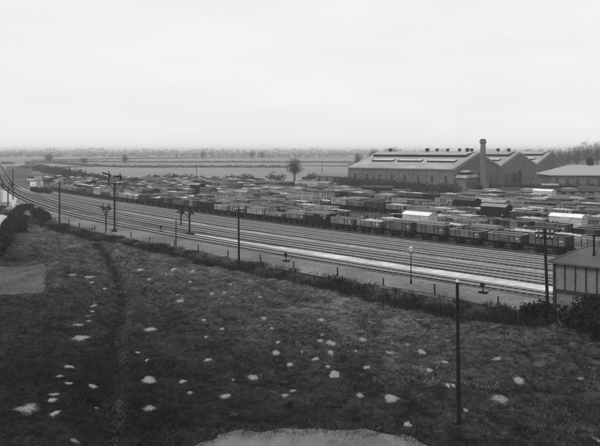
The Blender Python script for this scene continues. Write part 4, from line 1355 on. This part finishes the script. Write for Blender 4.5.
# ------------------------------------------------------------------ foliage
def leaves(V0, size, jit=0.5, rs=R):
    """a quad at each point, turned every way"""
    n = len(V0)
    a = rs.randn(n, 3); a /= np.linalg.norm(a, axis=1)[:, None]
    b = np.cross(a, rs.randn(n, 3)); b /= np.linalg.norm(b, axis=1)[:, None]
    s = (size * (1 - jit / 2 + jit * rs.rand(n)))[:, None] / 2
    V = np.stack([V0 - a * s - b * s * 0.6, V0 + a * s - b * s * 0.6, V0 + a * s + b * s * 0.6, V0 - a * s + b * s * 0.6], 1).reshape(-1, 3)
    return V, np.arange(n * 4).reshape(-1, 4)
def crown_pts(rx, ry, rz_, zc, clumps, per, rs, spread=0.2, hollow=0.3):
    C = rs.randn(clumps, 3); C /= np.linalg.norm(C, axis=1)[:, None]
    C *= (hollow + (1 - hollow) * rs.rand(clumps, 1) ** 0.6) * 0.92
    C[:, 2] = np.where(C[:, 2] < -0.55, -0.55 + 0.2 * rs.rand(clumps), C[:, 2])
    P = np.repeat(C, per, 0) + rs.randn(clumps * per, 3) * spread * (0.6 + 0.8 * np.repeat(rs.rand(clumps, 1), per, 0))
    t = np.repeat(0.7 + 0.6 * rs.rand(clumps), per) * (0.8 + 0.4 * rs.rand(clumps * per))
    return P * np.array([rx, ry, rz_]) + np.array([0, 0, zc]), t, C * np.array([rx, ry, rz_]) + np.array([0, 0, zc])
def tree_meshes(seed, h, w, clumps=60, per=22, leaf=0.35, hollow=0.3, spread=0.2, trunk=0.25, limbs=26):
    rs = np.random.RandomState(seed)
    zc = h * 0.58; rzz = h * 0.42
    P, t, C = crown_pts(w / 2, w / 2, rzz, zc, clumps, per, rs, spread, hollow)
    V, Qd = leaves(P, leaf, rs=rs)
    crown = np_mesh('crown', V, Qd, t)
    mb = MB()
    tr = h * 0.028 + 0.05
    mb.tube((0, 0, -0.4), (0, 0, h * trunk), tr * 1.25, tr, n=8, cap=False)
    mb.tube((0, 0, h * trunk), (0.02 * h, 0, h * 0.7), tr, tr * 0.35, n=7, cap=False)
    for c in C[rs.permutation(len(C))[:limbs]]:
        z0 = h * (trunk + 0.35 * rs.rand())
        a = Vector((0.01 * h, 0, z0)); c = Vector(c); m_ = a.lerp(c, 0.5) + Vector((0, 0, 0.04 * h))
        mb.tube(a, m_, tr * 0.38, tr * 0.22, n=5, cap=False).tube(m_, c, tr * 0.22, tr * 0.07, n=4, cap=False)
    return mb.mesh('trunk'), crown
TM = [tree_meshes(40 + i, 10, 8, 70, 26, 0.42, 0.35, 0.17) for i in range(3)] + [tree_meshes(50 + i, 10, 7.0, 95, 30, 0.2, 0.12, 0.15, limbs=80) for i in range(2)]
def tree(px, base_y, top_y, w_px, label, k, group=None, name='tree', m='leaf'):
    p = at(px, base_y)
    h = CAMH - (top_y - HZ) * p.y / F - p.z; w = w_px * p.y / F
    root = empty(name, (p.x, p.y, p.z - 0.1), rnd.random() * 6)
    tm, cm = TM[k]
    base = 8 if k < 3 else 7.0
    sc = (w / base, w / base, h / 10)
    for nm, me_, mt in (('trunk', tm, M['bark']), ('crown', cm, M[m])):
        o = link(nm, me_, mt, root)
        o.scale = sc
    return set_props(root, label, 'tree', group)
tree(294.5, 181.5, 156.5, 19, 'lone bare-looking field tree left of the low shed', 3)
tree(48.5, 163, 154.5, 9, 'small round tree on the ridge above the signal box', 0)
tree(84, 164.5, 157.5, 8, 'small round hedge tree right of the ridge tree', 1)
tree(125, 164.5, 154, 9, 'pale hazy tree standing in the hedge above the bracket signal', 3)
tree(203, 160, 150.2, 7, 'faint tree in far hedge just right of the thin field pole', 3)
tree(252, 159.5, 150, 9, 'tallest faint tree in far hedge above the middle wagons', 4)
tree(262, 160, 151, 8, 'faint tree in far hedge left of the lone field tree', 3)
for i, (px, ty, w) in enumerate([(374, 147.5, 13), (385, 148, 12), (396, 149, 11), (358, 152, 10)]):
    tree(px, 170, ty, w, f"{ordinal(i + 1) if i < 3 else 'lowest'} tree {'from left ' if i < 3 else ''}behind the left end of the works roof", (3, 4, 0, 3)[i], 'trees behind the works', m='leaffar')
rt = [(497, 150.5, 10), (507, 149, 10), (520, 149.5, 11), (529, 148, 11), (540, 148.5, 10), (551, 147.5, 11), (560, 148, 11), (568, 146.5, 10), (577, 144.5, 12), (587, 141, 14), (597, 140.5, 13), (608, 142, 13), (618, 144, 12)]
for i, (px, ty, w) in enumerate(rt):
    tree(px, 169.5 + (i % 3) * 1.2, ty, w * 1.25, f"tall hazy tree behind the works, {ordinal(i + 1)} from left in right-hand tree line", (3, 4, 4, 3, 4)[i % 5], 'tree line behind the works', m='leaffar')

def hedge(pts, hgt, dep, label, m='leaf', per=60, leaf=0.4, name='hedge', seed=1, rough=0.35, tone=1.0, z=None):
    """a hedge of leaf clumps along ground points"""
    rs = np.random.RandomState(seed)
    P = [Vector((p[0], p[1], 0)) for p in pts]
    seg = [(b - a).length for a, b in zip(P[:-1], P[1:])]
    L = sum(seg); n = max(3, int(L / (dep * 0.5)))
    c0 = P[0]
    allP, allT = [], []
    stems = MB()
    for i in range(n):
        d = L * (i + rs.rand() * 0.6) / n
        k = 0
        while k < len(seg) - 1 and d > seg[k]:
            d -= seg[k]; k += 1
        q = P[k].lerp(P[k + 1], min(1, d / seg[k]))
        gz_ = float(H(q.x, q.y)[0])
        hh = hgt * (1 - rough + 2 * rough * rs.rand())
        pts3 = rs.randn(per, 3) * 0.42
        pts3 = pts3[np.linalg.norm(pts3, axis=1) < 1.15]
        V0 = pts3 * np.array([dep * 0.75, dep * 0.75, hh * 0.55]) + np.array([q.x - c0.x, q.y - c0.y, gz_ + hh * 0.5])
        V0[:, 2] = np.maximum(V0[:, 2], gz_ + 0.05)
        allP.append(V0); allT.append(np.full(len(V0), tone * (0.75 + 0.5 * rs.rand())) * (0.8 + 0.4 * rs.rand(len(V0))))
        stems.tube((q.x - c0.x, q.y - c0.y, gz_ - 0.1), (q.x - c0.x + 0.1, q.y - c0.y, gz_ + hh * 0.6), 0.05 + 0.015 * hgt, 0.03, n=4, cap=False)
    P_, T_ = np.concatenate(allP), np.concatenate(allT)
    V, Qd = leaves(P_, leaf, rs=rs)
    root = empty(name, (c0.x, c0.y, 0))
    link('foliage', np_mesh('foliage', V, Qd, T_), M[m], root)
    stems.build('stems', M['bark'], root)['kind'] = 'stuff'
    return set_props(root, label, 'hedge' if name == 'hedge' else 'bush')
def pxs(*a):
    return [at(*p)[:2] for p in a]
hedge(pxs((-6, 262), (1, 250), (6, 238), (12, 226), (16, 217), (20, 212), (26, 210), (31, 210.5)), 1.5, 1.5, 'dark clipped hedge curving beside the pale lane at left', m='scrub', per=420, leaf=0.28, seed=3, rough=0.12)
hedge(pxs((36, 215), (41, 218), (46, 221.5)), 1.5, 1.8, 'dark low bush just right of the curving hedge', m='scrub', per=500, leaf=0.26, name='bush', seed=4, rough=0.15)
hedge(pxs((19, 231), (23, 233)), 1.3, 1.6, 'small dark bush right of the lower end of the curving hedge', m='scrub', per=350, leaf=0.26, name='bush', seed=14)
hedge(pxs((34, 192), (42, 193.5), (49, 194)), 1.7, 2.2, 'dark bushes at the foot of the white signal box', m='scrub', per=160, leaf=0.45, name='bush', seed=5)
hedge(pxs((38, 171), (55, 174), (75, 179), (95, 184), (106, 186.5)), 3.6, 5.0, 'dark thick hedge running down beside the left end of the sidings', per=150, leaf=0.7, seed=6, rough=0.3)
hedge(pxs((106, 184.3), (125, 182.5), (150, 181.8)), 1.8, 3.0, 'thin dark hedge continuing right behind the left wagons', per=70, leaf=0.6, seed=7, rough=0.4)
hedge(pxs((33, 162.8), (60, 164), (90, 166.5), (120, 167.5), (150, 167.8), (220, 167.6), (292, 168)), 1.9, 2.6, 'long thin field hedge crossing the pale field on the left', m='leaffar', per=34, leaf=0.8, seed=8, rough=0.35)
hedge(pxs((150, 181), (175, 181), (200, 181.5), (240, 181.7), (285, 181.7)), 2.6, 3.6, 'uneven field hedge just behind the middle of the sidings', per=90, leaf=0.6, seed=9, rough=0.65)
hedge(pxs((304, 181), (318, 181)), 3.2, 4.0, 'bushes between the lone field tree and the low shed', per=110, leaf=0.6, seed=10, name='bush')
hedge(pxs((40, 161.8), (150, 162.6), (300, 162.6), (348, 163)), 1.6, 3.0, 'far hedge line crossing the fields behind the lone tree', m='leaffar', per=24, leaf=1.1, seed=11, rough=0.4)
hedge(pxs((340, 187.2), (352, 188), (380, 190), (415, 192.5), (455, 195)), 3.7, 4.5, 'broad dark hedge bank along the foot of the works', per=240, leaf=0.55, seed=12, rough=0.18)
hedge(pxs((455, 192), (475, 191), (500, 190), (560, 189.5), (640, 190)), 1.9, 2.5, 'low dark hedge right of the chimney below the gables', per=110, leaf=0.5, seed=13, rough=0.3)
hedge(pxs((560, 331), (575, 326), (590, 330), (604, 338), (618, 345)), 2.7, 2.8, 'large dark bush growing against the front of the hut', m='scrub', per=900, leaf=0.22, seed=15, rough=0.25, name='bush', tone=0.75)
hedge(pxs((530, 316), (540, 315), (549, 318)), 1.0, 1.4, 'low dark bush round the foot of the hut-side telegraph pole', m='scrub', per=420, leaf=0.2, seed=16, name='bush', tone=0.9)
tree(514.5, 186, 171.5, 8, 'small dark tree before the middle gable of the works', 1)

# far woods that read as one mass
def wood(name, rows, label, seed, leaf):
    rs = np.random.RandomState(seed)
    PP, TT = [], []
    for (px0, px1, by, hmin, hmax, n) in rows:
        for i in range(n):
            px = px0 + (px1 - px0) * (i + rs.rand()) / n
            y = CAMH * F / (by + rs.randn() * 0.12 - HZ); x = (px - 300) / F * y
            gt_ = noise.noise(Vector((px * 0.035, by * 3.0, seed))) + 0.5 * noise.noise(Vector((px * 0.13, by, seed)))
            if gt_ < -0.38: continue
            h = (hmin + (hmax - hmin) * rs.rand() ** 1.6) * (0.75 + 0.6 * min(0.5, max(0, gt_)))
            w = h * (0.55 + 0.4 * rs.rand())
            C = rs.randn(26, 3); C /= np.linalg.norm(C, axis=1)[:, None]; C *= rs.rand(26, 1) ** 0.4
            z0 = float(H(x, y)[0])
            PP.append(C * np.array([w, w, h * 0.48]) + np.array([x, y, z0 + h * 0.5])); TT.append(np.full(26, 0.8 + 0.4 * rs.rand()))
    V, Qd = leaves(np.concatenate(PP), leaf, rs=rs)
    return set_props(link(name, np_mesh(name, V, Qd, np.concatenate(TT)), M['leaffar']), label, 'wood', kind='stuff')
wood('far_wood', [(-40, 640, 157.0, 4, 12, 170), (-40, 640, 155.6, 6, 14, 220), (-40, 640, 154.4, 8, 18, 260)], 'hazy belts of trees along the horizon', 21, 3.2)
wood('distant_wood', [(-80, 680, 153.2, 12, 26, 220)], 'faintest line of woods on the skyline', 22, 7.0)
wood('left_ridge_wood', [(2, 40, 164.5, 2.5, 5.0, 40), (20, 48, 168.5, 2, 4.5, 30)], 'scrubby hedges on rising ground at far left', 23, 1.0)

# ------------------------------------------------------------------ haze
hz = MB().box(-9600, 9600, -600, 9400, -3.0, 22.8)
me = hz.mesh('haze')
hm = bpy.data.materials.new('haze')
hm.use_nodes = True
n, l = hm.node_tree.nodes, hm.node_tree.links
n.clear()
pv_ = n.new('ShaderNodeVolumePrincipled')
pv_.inputs['Color'].default_value = (1, 1, 1, 1)
pv_.inputs['Density'].default_value = 0.0004
ot = n.new('ShaderNodeOutputMaterial')
l.new(pv_.outputs[0], ot.inputs['Volume'])
set_props(link('haze', me, hm), kind='stuff')
